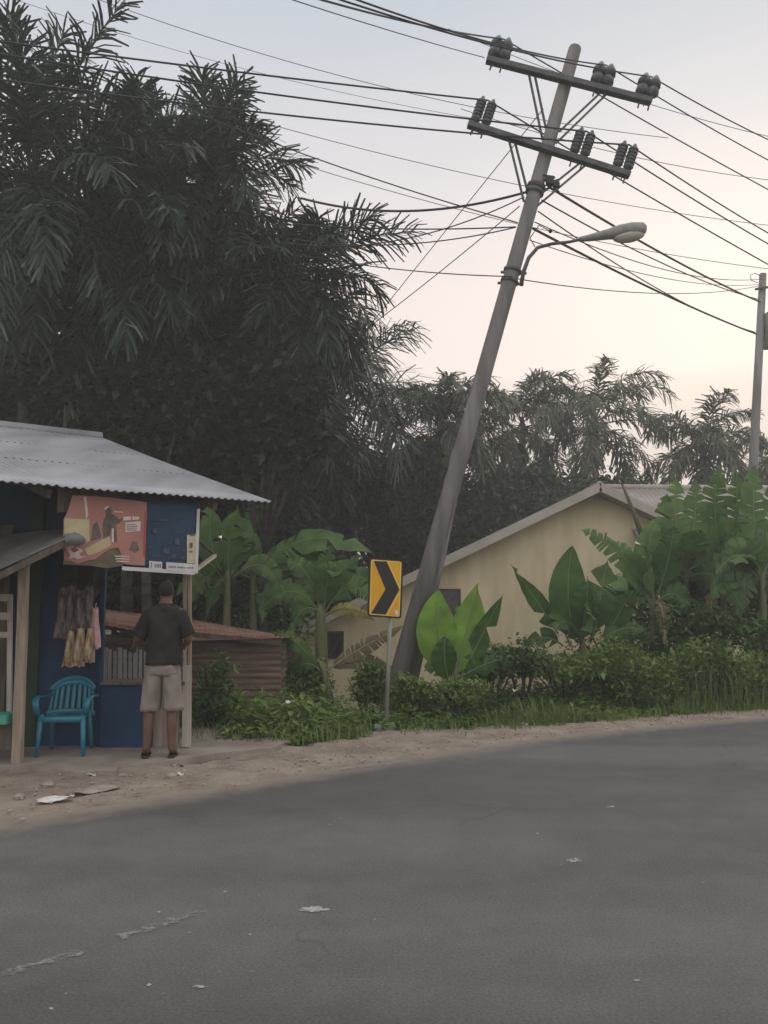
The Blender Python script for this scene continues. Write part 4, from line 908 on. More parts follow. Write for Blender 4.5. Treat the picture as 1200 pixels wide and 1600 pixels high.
# ------------------------------------------------------------------ litter and stones on the verge
def scrap(u, v, sx_, sy_, m, label, cat, z=.03, seed=0, flat=False, rz=0):
    c = G(u, v, z); q = random.Random(seed); mb = MB()
    if flat:
        mb.grid(lambda a, b: V((c.x + math.cos(rz) * (a - .5) * sx_ - math.sin(rz) * (b - .5) * sy_, c.y + math.sin(rz) * (a - .5) * sx_ + math.cos(rz) * (b - .5) * sy_, z + .012 + .015 * math.sin(a * 5 + seed) * math.cos(b * 4) + q.uniform(-.006, .006))), 8, 5); o = mb.build('litter', m, None, True, solid=.004, org=c)
    else:
        mb.ball((c.x, c.y, z + sy_ * .15), (sx_ / 2, sy_ / 2, sy_ * .35), 10, 7, lambda d: 1 + .22 * math.sin(5 * d.x + seed) * math.cos(4 * d.y + seed) + .1 * math.sin(9 * d.z + seed)); o = mb.build('stone', m, None, False, org=c)
    tag(o, label, cat); return o
scrap(148, 1236, .42, .12, 'stone', 'long pale slanting slab of rubble on the verge before the kiosk', 'stone', .02, 2, True, .75)
scrap(86, 1250, .26, .10, 'litter', 'pale flattened scrap on the verge near the bottom of the timber post', 'litter', .025, 3, True, .5)
scrap(268, 1213, .10, .07, 'stone', 'small brown stone on the verge below the person', 'stone', .02, 4)
scrap(140, 1213, .10, .07, 'litter', 'crumpled pale scrap at the broken edge of the concrete apron', 'litter', .02, 5, True, .2)
scrap(75, 1229, .12, .09, 'stone', 'grey stone lying on the verge left of the long pale slab', 'stone', .02, 6)
scrap(30, 1247, .09, .07, 'stone', 'small stone on the dirt verge near the left edge', 'stone', .02, 7)
scrap(280, 1212, .06, .05, 'litter', 'tiny white scrap beside the small brown stone below the person', 'litter', .02, 8, True, .9)
scrap(821, 1132, .10, .06, 'litter', 'small white scrap at the edge of the weeds right of the sign', 'litter', .03, 9, True, .4)
scrap(453, 1098, .10, .07, 'litter', 'white scrap caught in the weeds left of the chevron sign', 'litter', .42, 10, True, .3)
scrap(805, 1080, .06, .06, 'litter', 'white scrap caught in the weeds below the banana leaves', 'litter', .50, 11, True, .3)
gp = MB(); q = random.Random(77)
for k in range(1000):
    i = q.randrange(150, 560); p = fine[i] + fn_[i] * (q.uniform(-.12, 1.0) if fine[i].x > -1.2 else q.uniform(-.15, 1.7))
    r0 = q.uniform(.004, .016) * (1.6 if q.random() < .06 else 1)
    gp.ball((p.x, p.y, .022 + r0 * .2), (r0 * q.uniform(.8, 1.5), r0, r0 * .7), 5, 4)
tag(gp.build('gravel', 'stone'), 'loose grit and pebbles scattered on the dirt verge beside the road', 'gravel', kind='stuff')

# ------------------------------------------------------------------ vegetation
def frond(mb, C, az, el, L, nl, ll, lw, droop, q, roll=0.0, stiff=.5, start=.16, rib=.022):
    """one feather leaf: a bending midrib and two ranks of drooping leaflets"""
    N = 14; pts = [V(C)]; e = el; a_ = az; tang = []
    for k in range(N):
        t = k / N; d = V((math.cos(a_) * math.cos(e), math.sin(a_) * math.cos(e), math.sin(e))); tang.append(d)
        pts.append(pts[-1] + d * (L / N)); e -= droop * (.35 + 1.4 * t) / N; e = max(e, R(-88)); a_ += q.uniform(-.03, .03)
    tang.append(tang[-1])
    mb.tube(pts, [rib * (1 - .8 * k / N) for k in range(N + 1)], 4, cap=False)
    hz_ = V((-math.sin(az), math.cos(az), 0))
    for k in range(nl):
        t = start + (1 - start) * (k + q.uniform(.1, .9)) / nl; x = t * N; i = min(int(x), N - 1); f = x - i
        p = pts[i].lerp(pts[i + 1], f); tg = tang[i]
        upn = hz_.cross(tg); upn = -upn if upn.dot(V((0, 0, 1))) < 0 and abs(tg.z) < .95 else upn
        prof = min(1, (t - start) * 5 + .45) * (1 - .38 * max(0, t - .6) / .4)
        for sd_ in (-1, 1):
            if q.random() < .06: continue
            al = R(28 + 34 * t + q.uniform(-17, 17)); lift = q.uniform(-.6, .95) + roll * sd_
            d = hz_ * sd_ * math.cos(al) + tg * math.sin(al) + upn * lift; d.normalize()
            l_ = ll * prof * q.uniform(.8, 1.12); w_ = lw * q.uniform(.75, 1.2)
            m1 = p + d * (l_ * .5) - V((0, 0, l_ * .10 * (1 - stiff))); d2 = d - V((0, 0, (1.1 - stiff) * q.uniform(.5, 1.3))); d2.normalize()
            tip = m1 + d2 * (l_ * .5)
            wv = d.cross(upn + V((q.uniform(-.5, .5), q.uniform(-.5, .5), q.uniform(-.3, .3)))); wv.normalize()
            mb.add([p - wv * w_ * .3, p + wv * w_ * .3, m1 + wv * w_ * .5, m1 - wv * w_ * .5, tip + wv * w_ * .34, tip - wv * w_ * .34], [(0, 1, 2, 3), (3, 2, 4, 5)])
def palm(label, C, L, nf, seed, m='palm', ll=.8, lw=.05, nl=38, trunk=.17, el_hi=84, el_lo=-45, droop=1.3, stiff=.45, bias=None, lean=(0, 0), group='palms behind the kiosk and house', stalks=0, dry=0, name='palm_tree', spear=.55):
    C = V(C); q = random.Random(seed); bz = gh(C.x + lean[0], C.y + lean[1]); base = V((C.x + lean[0], C.y + lean[1], bz))
    o = thing(name, base, label, 'palm tree', group)
    mb = MB(); H = C.z - bz; pts, rd = [], []
    for k in range(13):
        t = k / 12; pts.append(base.lerp(C, t) + V((.10 * math.sin(t * 4 + seed), 0, -.1 if k == 0 else 0))); rd.append(trunk * (1.25 - .45 * t) * (1 + .07 * (k % 2)))
    pts.append(C + V((0, 0, .4))); rd.append(trunk * .6)
    mb.tube(pts, rd, 10)
    for k in range(26):       # old leaf bases
        a_ = k * 2.4; z = C.z - .2 - k * .06; t = (z - bz) / H; c = base.lerp(C, t); d = V((math.cos(a_), math.sin(a_), .9)).normalized()
        mb.beam(c + d * trunk * .6, c + d * (trunk * .8 + .28), .10, .05)
    mb.build('trunk', 'bark', o, True)
    mb = MB(); mbd = MB()
    for k in range(nf):
        t = (k + .5) / nf; az = k * 2.39996 + q.uniform(-.3, .3); el = R(el_hi + (el_lo - el_hi) * t ** 1.15 + q.uniform(-9, 9))
        Lk = L * q.uniform(.82, 1.08) * (.8 if t < .12 else 1)
        tgt = mbd if k >= nf - dry else mb
        frond(tgt, C + V((0, 0, .35 - .5 * t)), az, el, Lk, nl, ll, lw, droop * q.uniform(.75, 1.25) * (spear if t < .2 else 1), q, q.uniform(-.2, .2), stiff, rib=.028 * L / 4)
    mb.build('crown', m, o)
    if dry: mbd.build('dead_fronds', 'palm_dry', o)
    for s_ in range(stalks):
        mb = MB(); a_ = q.uniform(3.6, 5.8); c = C + V((math.cos(a_) * .45, math.sin(a_) * .45, -.5))
        mb.tube([C + V((0, 0, -.4)), c + V((0, 0, .1)), c + V((math.cos(a_) * .15, math.sin(a_) * .15, -.15))], [.04, .035, .03], 6)
        for k in range(34):
            x = c + V((q.gauss(0, .11), q.gauss(0, .11), q.uniform(-.15, .1))); ln = q.uniform(.9, 1.5)
            for j in range(int(ln / .06)): mb.ball(x + V((.012 * math.sin(j), .012 * math.cos(j * 1.7), -.06 * j)), (.019, .019, .03), 4, 3)
        mb.build('fruit_stalk', 'shrub', o)
    return o
# big feathery palms on the left, behind the kiosk
kn = dict(lw=.046, trunk=.10, nl=56)
palm('tallest dark feathery palm at the left edge, highest crown', P(55, 285, 14.2), 3.1, 34, 1, ll=.80, stalks=2, dry=1, droop=1.0, el_lo=-80, **kn)
palm('dark feathery palm with upright fronds, right of the tallest palm', P(225, 335, 15.2), 2.6, 36, 22, ll=.78, stalks=1, dry=2, droop=1.0, el_hi=76, el_lo=-80, **kn)
palm('dark feathery palm whose top fronds fan out left of the guy wires', P(318, 292, 15.8), 2.25, 32, 91, ll=.76, droop=1.1, el_hi=78, el_lo=-80, **kn)
palm('dark palm whose fronds lean out towards the leaning pole cables', P(470, 447, 16.0), 2.3, 32, 13, lean=(-1.3, .4), ll=.76, droop=1.3, el_hi=46, el_lo=-80, dry=1, **kn)
palm('lower palm with drooping fronds, right end of the dark left clump', P(535, 640, 24.6), 3.8, 28, 34, ll=1.1, droop=1.9, el_hi=74, el_lo=-50, stiff=.15, **kn)
palm('shaded palm low in the middle of the left clump above the zinc roof', P(170, 470, 15.6), 2.9, 32, 15, ll=.85, dry=3, droop=1.5, stiff=.2, **kn)
palm('shaded palm behind the kiosk roof, between tall palms and drooping palm', P(345, 545, 17.5), 3.2, 34, 46, ll=.9, droop=1.5, stiff=.2, **kn)
palm('shaded palm at the left edge just above the kiosk ridge', P(-10, 440, 16.5), 3.0, 30, 57, ll=.85, stalks=1, dry=2, droop=1.4, **kn)
palm('shaded palm in the depth of the left clump, behind the other crowns', P(420, 560, 19), 3.4, 32, 58, ll=.9, droop=1.5, **kn)
palm('shaded palm close behind the banner side of the zinc roof', P(455, 720, 24.4), 3.4, 30, 59, ll=1.1, droop=1.6, stiff=.2, **kn)
# paler palms further off
FG = 'paler palms beyond the house'
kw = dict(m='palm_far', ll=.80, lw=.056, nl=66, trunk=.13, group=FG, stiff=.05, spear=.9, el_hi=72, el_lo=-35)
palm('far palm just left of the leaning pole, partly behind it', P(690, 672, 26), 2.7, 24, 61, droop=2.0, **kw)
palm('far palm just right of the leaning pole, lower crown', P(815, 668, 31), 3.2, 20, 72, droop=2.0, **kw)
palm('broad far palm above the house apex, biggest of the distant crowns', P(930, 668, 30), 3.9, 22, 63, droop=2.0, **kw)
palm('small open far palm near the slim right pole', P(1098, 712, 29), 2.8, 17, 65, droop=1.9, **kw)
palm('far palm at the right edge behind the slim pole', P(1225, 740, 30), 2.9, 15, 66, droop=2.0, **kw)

def leafy(mb, c, r, n, size, q, flat=.6):
    """leaf clump: many small leaves through a lumpy volume"""
    c = V(c)
    for k in range(n):
        d = V((q.gauss(0, 1), q.gauss(0, 1), q.gauss(0, 1))); d.normalize(); rr_ = q.random() ** .45
        p = c + V((d.x * r[0], d.y * r[1], d.z * r[2])) * rr_
        a_ = V((q.gauss(0, 1), q.gauss(0, 1), q.gauss(0, .6) - .3)); a_.normalize(); b_ = a_.cross(V((q.gauss(0, .5), q.gauss(0, .5), 1))); b_.normalize()
        s_ = size * q.uniform(.6, 1.25)
        mb.add([p, p + a_ * s_ * .5 + b_ * s_ * .26 * flat * 1.6, p + a_ * s_ - V((0, 0, s_ * .12)), p + a_ * s_ * .5 - b_ * s_ * .26 * flat * 1.6], [(0, 1, 2, 3)])
def tree(label, c, r, seed, m='tree', nclump=16, per=330, size=.26, group='leafy trees behind the house and kiosk'):
    c = V(c); q = random.Random(seed); bz = gh(c.x, c.y); base = V((c.x, c.y, bz))
    o = thing('leafy_tree', base, label, 'tree', group)
    clumps = []
    for k in range(nclump):
        d = V((q.gauss(0, 1), q.gauss(0, 1), q.gauss(0, 1))); d.normalize(); s_ = q.uniform(.35, .85)
        clumps.append((c + V((d.x * r[0], d.y * r[1], d.z * r[2])) * s_, q.uniform(.32, .55)))
    mb = MB(); fork = base.lerp(c, .55)
    mb.tube([base - V((0, 0, .2)), base.lerp(fork, .5) + V((.1, 0, 0)), fork], [r[0] * .085, r[0] * .065, r[0] * .05], 9)
    for p, s_ in clumps[:9]: mb.tube([fork, fork.lerp(p, .5) + V((0, 0, .15)), p], [r[0] * .04, r[0] * .025, r[0] * .008], 6)
    mb.build('trunk', 'bark', o, True)
    mb = MB()
    for p, s_ in clumps: leafy(mb, p, (r[0] * s_, r[1] * s_, r[2] * s_), per, size, q)
    mb.build('crown', m, o); return o
for lab, u, v, Y, r, m, sd in [
    ('dark leafy tree behind the left palms, just above the kiosk ridge end', 225, 560, 20.5, (2.9, 2.2, 2.6), 'tree', 1),
    ('dark leafy tree at the left edge, behind palm trunks above the roof', 40, 560, 20.0, (2.8, 2.2, 2.6), 'tree', 2),
    ('dark leafy tree behind the end of the zinc roof and banana leaves', 385, 690, 21.5, (2.6, 2.0, 2.6), 'tree', 3),
    ('dark rounded tree above the tin shed and big arching banana leaf', 500, 775, 25.2, (2.2, 1.8, 2.0), 'tree', 4),
    ('dark tree between the chevron sign and the drooping palm', 600, 790, 24.5, (2.2, 1.8, 2.2), 'tree', 5),
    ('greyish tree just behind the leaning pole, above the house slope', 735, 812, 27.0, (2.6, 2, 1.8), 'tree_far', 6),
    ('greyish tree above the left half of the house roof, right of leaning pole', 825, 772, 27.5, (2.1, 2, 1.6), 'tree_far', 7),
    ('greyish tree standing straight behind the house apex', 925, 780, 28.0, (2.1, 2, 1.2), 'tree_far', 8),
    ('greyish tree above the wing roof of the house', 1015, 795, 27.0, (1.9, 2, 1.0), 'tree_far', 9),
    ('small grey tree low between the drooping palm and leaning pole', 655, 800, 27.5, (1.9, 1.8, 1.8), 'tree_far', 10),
    ('dark leafy tree in the depth of the left palms, above the others', 120, 395, 21.0, (2.6, 2.0, 2.3), 'tree', 11),
    ('dark leafy tree behind the middle of the left palm clump', 330, 420, 21.5, (2.2, 2.0, 2.6), 'tree', 12),
    ('dark leafy tree at the left edge above the kiosk ridge, in front of the other', 60, 640, 19.0, (2.4, 1.8, 1.9), 'tree', 13),
    ('low olive tree behind the tin shed, seen through the kiosk opening', 215, 905, 16.5, (1.7, 1.2, 1.5), 'tree', 14),
    ('low olive tree behind banana plants at the kiosk corner', 380, 870, 17.5, (1.9, 1.2, 1.9), 'tree', 15),
    ('low dark tree behind the young banana plant and house end', 520, 870, 25.0, (1.8, 1.3, 1.9), 'tree', 16),
    ('dark low tree behind the chevron sign, above the house slope', 640, 860, 25.4, (1.5, 1.2, 1.4), 'tree', 18),
    ('dark leafy tree right behind the slanting edge of the zinc roof', 290, 690, 19.5, (2.0, 1.4, 1.8), 'tree', 19),
    ('dark bushy tree close behind the kiosk roof, left of its middle', 235, 640, 14.4, (1.5, .45, 1.1), 'tree', 20),
    ('dark bushy tree behind the zinc roof, hiding a palm stem near its eave', 410, 655, 14.9, (1.3, .45, 1.3), 'tree', 21),
    ('dark bushy tree at the left edge over the kiosk ridge', 60, 600, 14.3, (1.1, .35, .7), 'tree', 22),
    ('low olive tree behind the kiosk wall, left of the shed', 60, 860, 16.0, (1.8, 1.2, 1.8), 'tree', 17)]:
    tree(lab, P(u, v, Y), r, sd, m)
# the wood far behind, one mass
mb = MB(); q = random.Random(9)
for k in range(120):
    x = q.uniform(-60, 70); y = q.uniform(46, 62); h_ = q.uniform(3.0, 6.5) + (3.5 if x < 0 else 0)
    leafy(mb, (x, y, h_ * .42), (3.4, 2.4, h_ * .6), 150, .75, q)
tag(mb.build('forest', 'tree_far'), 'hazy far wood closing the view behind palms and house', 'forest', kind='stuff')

def banana_leaf(mb, rb, a, b, c, wd, q, face=None, tears=5, cup=.25, petiole=.12):
    """one blade: midrib along a bezier, two torn halves that droop"""
    a, b, c = V(a), V(b), V(c); face = V(face) if face is not None else V((0, -1, .25))
    N = 26; pts = [bez(a, b, c, k / N) for k in range(N + 1)]
    rb.tube(pts, [.014 * (1 - .85 * k / N) + .002 for k in range(N + 1)], 5)
    for sd_ in (-1, 1):
        cuts = sorted(q.sample(range(4, N - 2), min(tears, N - 8))) if tears else []
        seg = [0] + cuts + [N]; k0 = int(N * petiole)
        for j in range(len(seg) - 1):
            s0, s1 = max(seg[j], k0), seg[j + 1]
            if s1 <= s0: continue
            dz = q.uniform(-.12, .35) * (1 if tears else .3); shrink = q.uniform(.0, .5) if tears else 0
            M_ = s1 - s0; vs = []
            for k in range(M_ + 1):
                t = (s0 + k) / N; tg = pts[min(s0 + k + 1, N)] - pts[max(s0 + k - 1, 0)]; tg.normalize()
                sv_ = tg.cross(face); sv_.normalize(); nv_ = sv_.cross(tg)
                tt = (t - petiole) / (1 - petiole); wp = wd * .5 * (1.04 * math.sin(math.pi * min(1, max(0, tt) ** .66)) ** .82 if 0 < tt < 1 else .02)
                mid_k = (k / M_ - .5) * 2 if M_ else 0
                for i in range(4):
                    x = i / 3; off = -tg * (mid_k * shrink * x * (1.0 / N) * M_ * .5 * (c - a).length)
                    wav = .012 * math.sin(t * 31 + i * 1.3 + sd_) * x
                    vs.append(pts[s0 + k] + sv_ * (sd_ * wp * x * (1 - .15 * dz)) - nv_ * (-1) * (wp * (cup * x - (cup + dz) * x * x)) + off + tg * (wp * .35 * x) + nv_ * wav + V((0, 0, -dz * wp * x * x * .5)))
            mb.add(vs, [(k * 4 + i, k * 4 + i + 1, (k + 1) * 4 + i + 1, (k + 1) * 4 + i) for k in range(M_) for i in range(3)])
def banana_plant(label, bu, bv, Y, leaves, seed, stem_top=None, m='ban', stem_r=.065, group='banana plants around the house', tears=8, bz=None, extra=0):
    """leaves: (base px, mid px, tip px, width m, depth shifts of mid/tip, material, tears)"""
    q = random.Random(seed); B = P(bu, bv, Y); gz_ = gh(B.x, Y) if bz is None else bz
    if extra:
        tu, tv = stem_top; leaves = list(leaves)
        for k in range(extra):
            a_ = q.uniform(-1.35, 1.35) * (1 if k % 3 else 1.5); ln = q.uniform(75, 130); su, sv_ = math.sin(a_), math.cos(a_)
            dd = q.choice((-.7, -.4, .3, .6)); drop_ = 30 + 60 * abs(su)
            leaves.append(((tu + q.uniform(-5, 5), tv + q.uniform(0, 12)), (tu + su * ln * .6, tv - sv_ * ln * .75), (tu + su * ln * 1.05, tv - sv_ * ln + drop_), q.uniform(.40, .56), {'m': q.choice((m, 'ban_dark')), 'd': (dd * .5, dd), 't': q.randint(6, 13), 'f': (q.uniform(-.8, .8), -.7, q.uniform(.1, .9))}))
    o = thing('banana_plant', V((B.x, Y, gz_)), label, 'banana plant', group)
    T = P(*stem_top, Y) if stem_top else B + V((0, 0, .2))
    mb = MB(); mb.tube([V((B.x, Y, gz_ - .1)), V((B.x, Y, gz_)).lerp(T, .5) + V((.02, 0, 0)), T, T + (T - B).normalized() * .15], [stem_r * 1.25, stem_r, stem_r * .75, stem_r * .3], 10); mb.build('stem', 'ban_stem', o, True)
    for lf_ in leaves:
        a, b, c, wd = lf_[:4]; ex = lf_[4] if len(lf_) > 4 else {}
        d1, d2 = ex.get('d', (q.uniform(-.25, .1), q.uniform(-.35, .2)))
        mb, rb = MB(), MB(); A = P(*a, Y); 
        banana_leaf(mb, rb, A, P(*b, Y + d1), P(*c, Y + d2), wd, q, ex.get('f'), ex.get('t', tears), ex.get('cup', .25), ex.get('p', .12))
        x = mb.build('leaf', ex.get('m', m), o, True); rb.build('midrib', ex.get('r', 'rib'), x, True)
        rb = None
    return o
# beside and behind the kiosk
banana_plant('banana plant at the kiosk corner with a broad upright leaf under the eave', 352, 1000, 14.5, [
    ((352, 905), (318, 850), (332, 782), 0.51, {'t': 1, 'd': (-.2, -.1)}), ((358, 900), (352, 850), (372, 790), 0.47, {'t': 2}),
    ((350, 905), (318, 880), (298, 945), 0.35, {'t': 3}), ((362, 905), (420, 850), (440, 930), 0.37, {'t': 4}),
    ((360, 900), (395, 830), (398, 775), 0.41, {'m': 'ban_dark', 'd': (.4, .6)}), ((352, 910), (340, 890), (322, 968), 0.31, {'m': 'ban_dark'})], 4, (355, 905), extra=3, stem_r=.075)
banana_plant('tall banana plant with one long arching leaf over the tin shed', 400, 1010, 14.9, [
    ((395, 905), (470, 800), (588, 868), 0.64, {'t': 4, 'd': (-.1, -.2), 'f': (.1, -.75, .65)}), ((398, 900), (430, 875), (455, 960), 0.44, {'t': 5}),
    ((396, 900), (480, 850), (540, 905), 0.47, {'t': 4, 'm': 'ban_dark', 'f': (0, -.8, .6)}), ((390, 905), (365, 870), (345, 930), 0.37, {}),
    ((394, 900), (400, 850), (430, 808), 0.41, {'d': (.5, .8), 'm': 'ban_dark'}), ((398, 905), (415, 900), (410, 975), 0.31, {})], 8, (395, 905), extra=3, stem_r=.075)
banana_plant('young banana plant with a pale stem in front of the small house window', 500, 1050, 12.9, [
    ((500, 960), (460, 890), (402, 958), 0.37, {}), ((502, 955), (480, 870), (445, 880), 0.35, {}), ((503, 955), (520, 890), (566, 868), 0.37, {}),
    ((505, 960), (550, 880), (592, 950), 0.37, {}), ((503, 950), (500, 890), (520, 850), 0.35, {'m': 'ban'}), ((506, 965), (540, 935), (585, 970), 0.21, {'m': 'ban_yellow', 't': 9}),
    ((503, 960), (470, 930), (455, 990), 0.27, {'m': 'ban_dark'}), ((508, 955), (575, 860), (582, 935), 0.35, {'m': 'ban_dark', 'd': (.5, .5)})], 12, (501, 960), stem_r=.10, extra=2)
banana_plant('low banana sucker with brown drying leaves beside the chevron sign post', 520, 1070, 12.0, [
    ((505, 1052), (570, 1005), (632, 978), 0.24, {'m': 'ban_dead', 't': 9, 'r': 'wood'}), ((500, 1050), (470, 1000), (418, 1018), 0.27, {'m': 'ban_dead', 't': 8}), ((505, 1048), (560, 1020), (612, 1042), 0.22, {'m': 'ban_dead', 't': 8}),
    ((500, 1050), (480, 1020), (440, 1060), 0.24, {'m': 'ban_dark'}), ((498, 1045), (455, 985), (425, 990), 0.21, {'m': 'ban', 't': 6})], 21, (505, 1045), stem_r=.06)
# backlit pale green clump right of the leaning pole
banana_plant('bright yellow green young banana clump right of the leaning pole', 712, 1075, 11.2, [
    ((702, 1055), (672, 985), (686, 922), .54, {'m': 'ban_bright', 't': 0, 'd': (0, .1), 'p': .03, 'cup': .1}), ((712, 1058), (728, 985), (748, 910), .50, {'m': 'ban_bright', 't': 1, 'd': (0, .15), 'p': .03, 'cup': .1}),
    ((720, 1058), (752, 995), (786, 928), .27, {'m': 'ban_dark', 't': 1, 'p': .05}), ((700, 1062), (690, 1025), (696, 994), .34, {'m': 'ban_dark', 't': 0, 'd': (-.25, -.2), 'p': .02}),
    ((716, 1062), (745, 1040), (782, 1030), .26, {'m': 'ban_dark', 't': 1}), ((708, 1062), (680, 1030), (662, 1050), .24, {'m': 'ban', 't': 1}), ((716, 1050), (722, 990), (716, 945), .30, {'m': 'ban_bright', 't': 1, 'd': (.3, .4)})], 31, (712, 1055), stem_r=.05)
banana_plant('dark banana clump with broad upright leaves against the tan wall', 910, 1060, 12.6, [
    ((872, 990), (840, 940), (798, 882), .26, {'m': 'ban_dark', 't': 1, 'p': .04}), ((898, 1000), (878, 920), (895, 853), .56, {'m': 'ban_dark', 't': 0, 'p': .03, 'cup': .12}),
    ((925, 1000), (938, 930), (950, 872), .50, {'m': 'ban_dark', 't': 1, 'p': .03, 'cup': .12}), ((905, 1005), (920, 945), (918, 900), .46, {'m': 'ban_dark', 't': 1, 'd': (-.3, -.25), 'p': .03}),
    ((945, 1005), (968, 950), (992, 920), .36, {'m': 'ban_dark', 't': 2}), ((890, 1005), (868, 960), (862, 930), .38, {'m': 'ban_dark', 't': 1}), ((930, 1010), (965, 970), (1010, 985), .34, {'m': 'ban_dark', 't': 2}),
    ((880, 1010), (855, 985), (815, 1005), .30, {'m': 'ban_dark', 't': 2})], 41, (910, 1005), stem_r=.06, extra=3)
banana_plant('banana plant with a torn leaf reaching left across the house wall', 1015, 1040, 13.4, [
    ((1020, 935), (975, 850), (908, 828), .40, {'t': 8, 'f': (.1, -.9, .3)}), ((1020, 930), (985, 855), (952, 850), .34, {'t': 6}), ((1018, 940), (985, 900), (962, 945), .36, {'t': 7, 'm': 'ban_dark'}),
    ((1022, 930), (1000, 860), (1030, 805), .44, {'t': 3}), ((1025, 935), (1050, 870), (1052, 820), .48, {'m': 'ban_dark'}), ((1018, 945), (995, 910), (940, 900), .34, {'t': 8}), ((1022, 945), (1040, 930), (1038, 1010), .24, {'m': 'ban_dead', 't': 9, 'd': (-.3, -.4), 'r': 'wood'}), ((1022, 945), (1060, 905), (1075, 960), .40, {'m': 'ban_dark'})], 51, (1020, 940), extra=5)
banana_plant('tall banana plant standing against the wing roof', 1065, 1040, 13.8, [
    ((1068, 890), (1048, 800), (1058, 748), .52, {'t': 6, 'cup': .15}), ((1070, 890), (1092, 800), (1086, 752), .48, {'t': 8}), ((1066, 895), (1030, 830), (1042, 770), .46, {'t': 3, 'm': 'ban'}),
    ((1068, 895), (1040, 870), (1012, 930), .42, {'m': 'ban_dark'}), ((1072, 895), (1110, 860), (1130, 930), .46, {'m': 'ban_dark'}), ((1070, 900), (1075, 850), (1100, 830), .50, {'m': 'ban_dark', 'd': (-.5, -.9)}), ((1066, 905), (1055, 890), (1050, 975), .42, {'m': 'ban_dark'})], 61, (1069, 895), extra=9)
banana_plant('tall banana plant left of the slim right pole', 1125, 1045, 14.2, [
    ((1128, 880), (1105, 780), (1128, 728), .48, {'t': 9}), ((1130, 880), (1158, 800), (1150, 738), .48, {'t': 8}), ((1127, 885), (1090, 820), (1078, 880), .46, {'m': 'ban_dark'}), ((1131, 885), (1180, 830), (1195, 905), .48, {'m': 'ban_dark'}),
    ((1130, 890), (1135, 850), (1160, 905), .48, {'m': 'ban_dark', 'd': (-.6, -1)}), ((1127, 890), (1110, 870), (1112, 985), .26, {'m': 'ban_dead', 't': 9, 'd': (-.6, -.7), 'r': 'wood'}), ((1127, 890), (1110, 870), (1095, 960), .44, {'m': 'ban_dark'}), ((1130, 890), (1150, 880), (1165, 965), .42, {'m': 'ban_dark'})], 71, (1129, 885), extra=9)
banana_plant('banana plant at the right edge, in front of the slim pole', 1190, 1045, 13.6, [
    ((1190, 890), (1170, 790), (1180, 725), .46, {'t': 9}), ((1192, 890), (1215, 800), (1222, 720), .48, {'t': 7}), ((1190, 895), (1150, 830), (1140, 880), .46, {'m': 'ban'}), ((1192, 895), (1200, 850), (1180, 830), .5, {'d': (-.5, -.8)}),
    ((1190, 900), (1165, 880), (1150, 970), .46, {'m': 'ban_dark'}), ((1194, 900), (1215, 880), (1220, 965), .46, {'m': 'ban_dark'}), ((1192, 890), (1240, 830), (1270, 890), .5, {'t': 5})], 81, (1191, 895), extra=9)
mb = MB(); mb.tube([P(1012, 862, 13.9), P(992, 805, 13.9), P(972, 756, 13.9)], [.05, .04, .02], 7); c = P(1012, 862, 13.9)
mb.tube([V((c.x + .3, c.y, gh(c.x, c.y))), c], [.07, .05], 7)
tag(mb.build('dry_stalk', 'ban_dead', None, True, org=V((c.x + .3, c.y, gh(c.x, c.y)))), 'dry brown banana stalk leaning left across the house apex', 'dry stalk')

# shrubs one can tell apart
def shrub(label, u, v, Y, r, seed, m='shrub', n=1400, size=.10):
    c = P(u, v, Y); q = random.Random(seed); gz_ = gh(c.x, Y); o = thing('shrub', V((c.x, Y, gz_)), label, 'shrub', 'shrubs in the roadside weeds')
    mb = MB()
    for k in range(9):
        a_ = q.uniform(0, 6.28); e_ = c + V((math.cos(a_) * r[0] * q.uniform(.2, .8), math.sin(a_) * r[1] * q.uniform(.2, .8), r[2] * q.uniform(.0, .8)))
        b_ = V((c.x, Y, gz_)); mb.tube([b_, b_.lerp(e_, .5) + V((0, 0, .1)), e_], [.018, .012, .004], 5)
    mb.build('stem', 'bark', o)
    mb = MB()
    for k in range(10):
        d = V((q.gauss(0, 1), q.gauss(0, 1), q.gauss(0, 1))); d.normalize(); s_ = q.uniform(.35, .75)
        leafy(mb, c + V((d.x * r[0], d.y * r[1], d.z * r[2])) * s_, (r[0] * .5, r[1] * .5, r[2] * .5), n // 10, size, q)
    z0 = gz_
    mb.build('leaves', m, o); return o
shrub('dark shrub behind the tin shed, right of its rusty roof', 425, 975, 15.2, (.9, .4, .7), 13, n=1800, size=.12)
shrub('pale feathery weed clump left of the tall grass by the road', 985, 1048, 11.95, (.75, .35, .5), 11, m='weed', n=2200, size=.085)
shrub('pale feathery weed clump right of the tall grass by the road', 1120, 1045, 12.35, (.95, .35, .55), 12, m='weed', n=2800, size=.085)
shrub('dark low shrub between the bright banana clump and the dark upright leaves', 815, 1025, 11.6, (.6, .4, .30), 1, m='shrub', size=.09)
shrub('dark shrub at the foot of the broad upright banana leaves', 880, 1040, 11.9, (.7, .4, .28), 2, m='weed', size=.10)
shrub('leafy shrub between the bright banana clump and the house wall', 770, 1035, 12.4, (.8, .4, .33), 9, m='weed', n=1800, size=.10)
shrub('leafy shrub behind the tall grass at the foot of the house wall', 960, 1010, 13.4, (1.1, .4, .48), 10, n=1500, size=.11)
shrub('leafy shrub between the tin shed and the young banana plant', 468, 1062, 12.2, (.6, .35, .36), 14, m='weed', n=2000, size=.09)
shrub('small weed clump at the foot of the bright banana clump', 715, 1078, 10.9, (.40, .22, .22), 17, m='weed', n=1100, size=.08)
shrub('leafy shrub under the chevron sign, before the house wall', 575, 1070, 11.9, (.42, .3, .34), 15, m='weed', n=1400, size=.085)
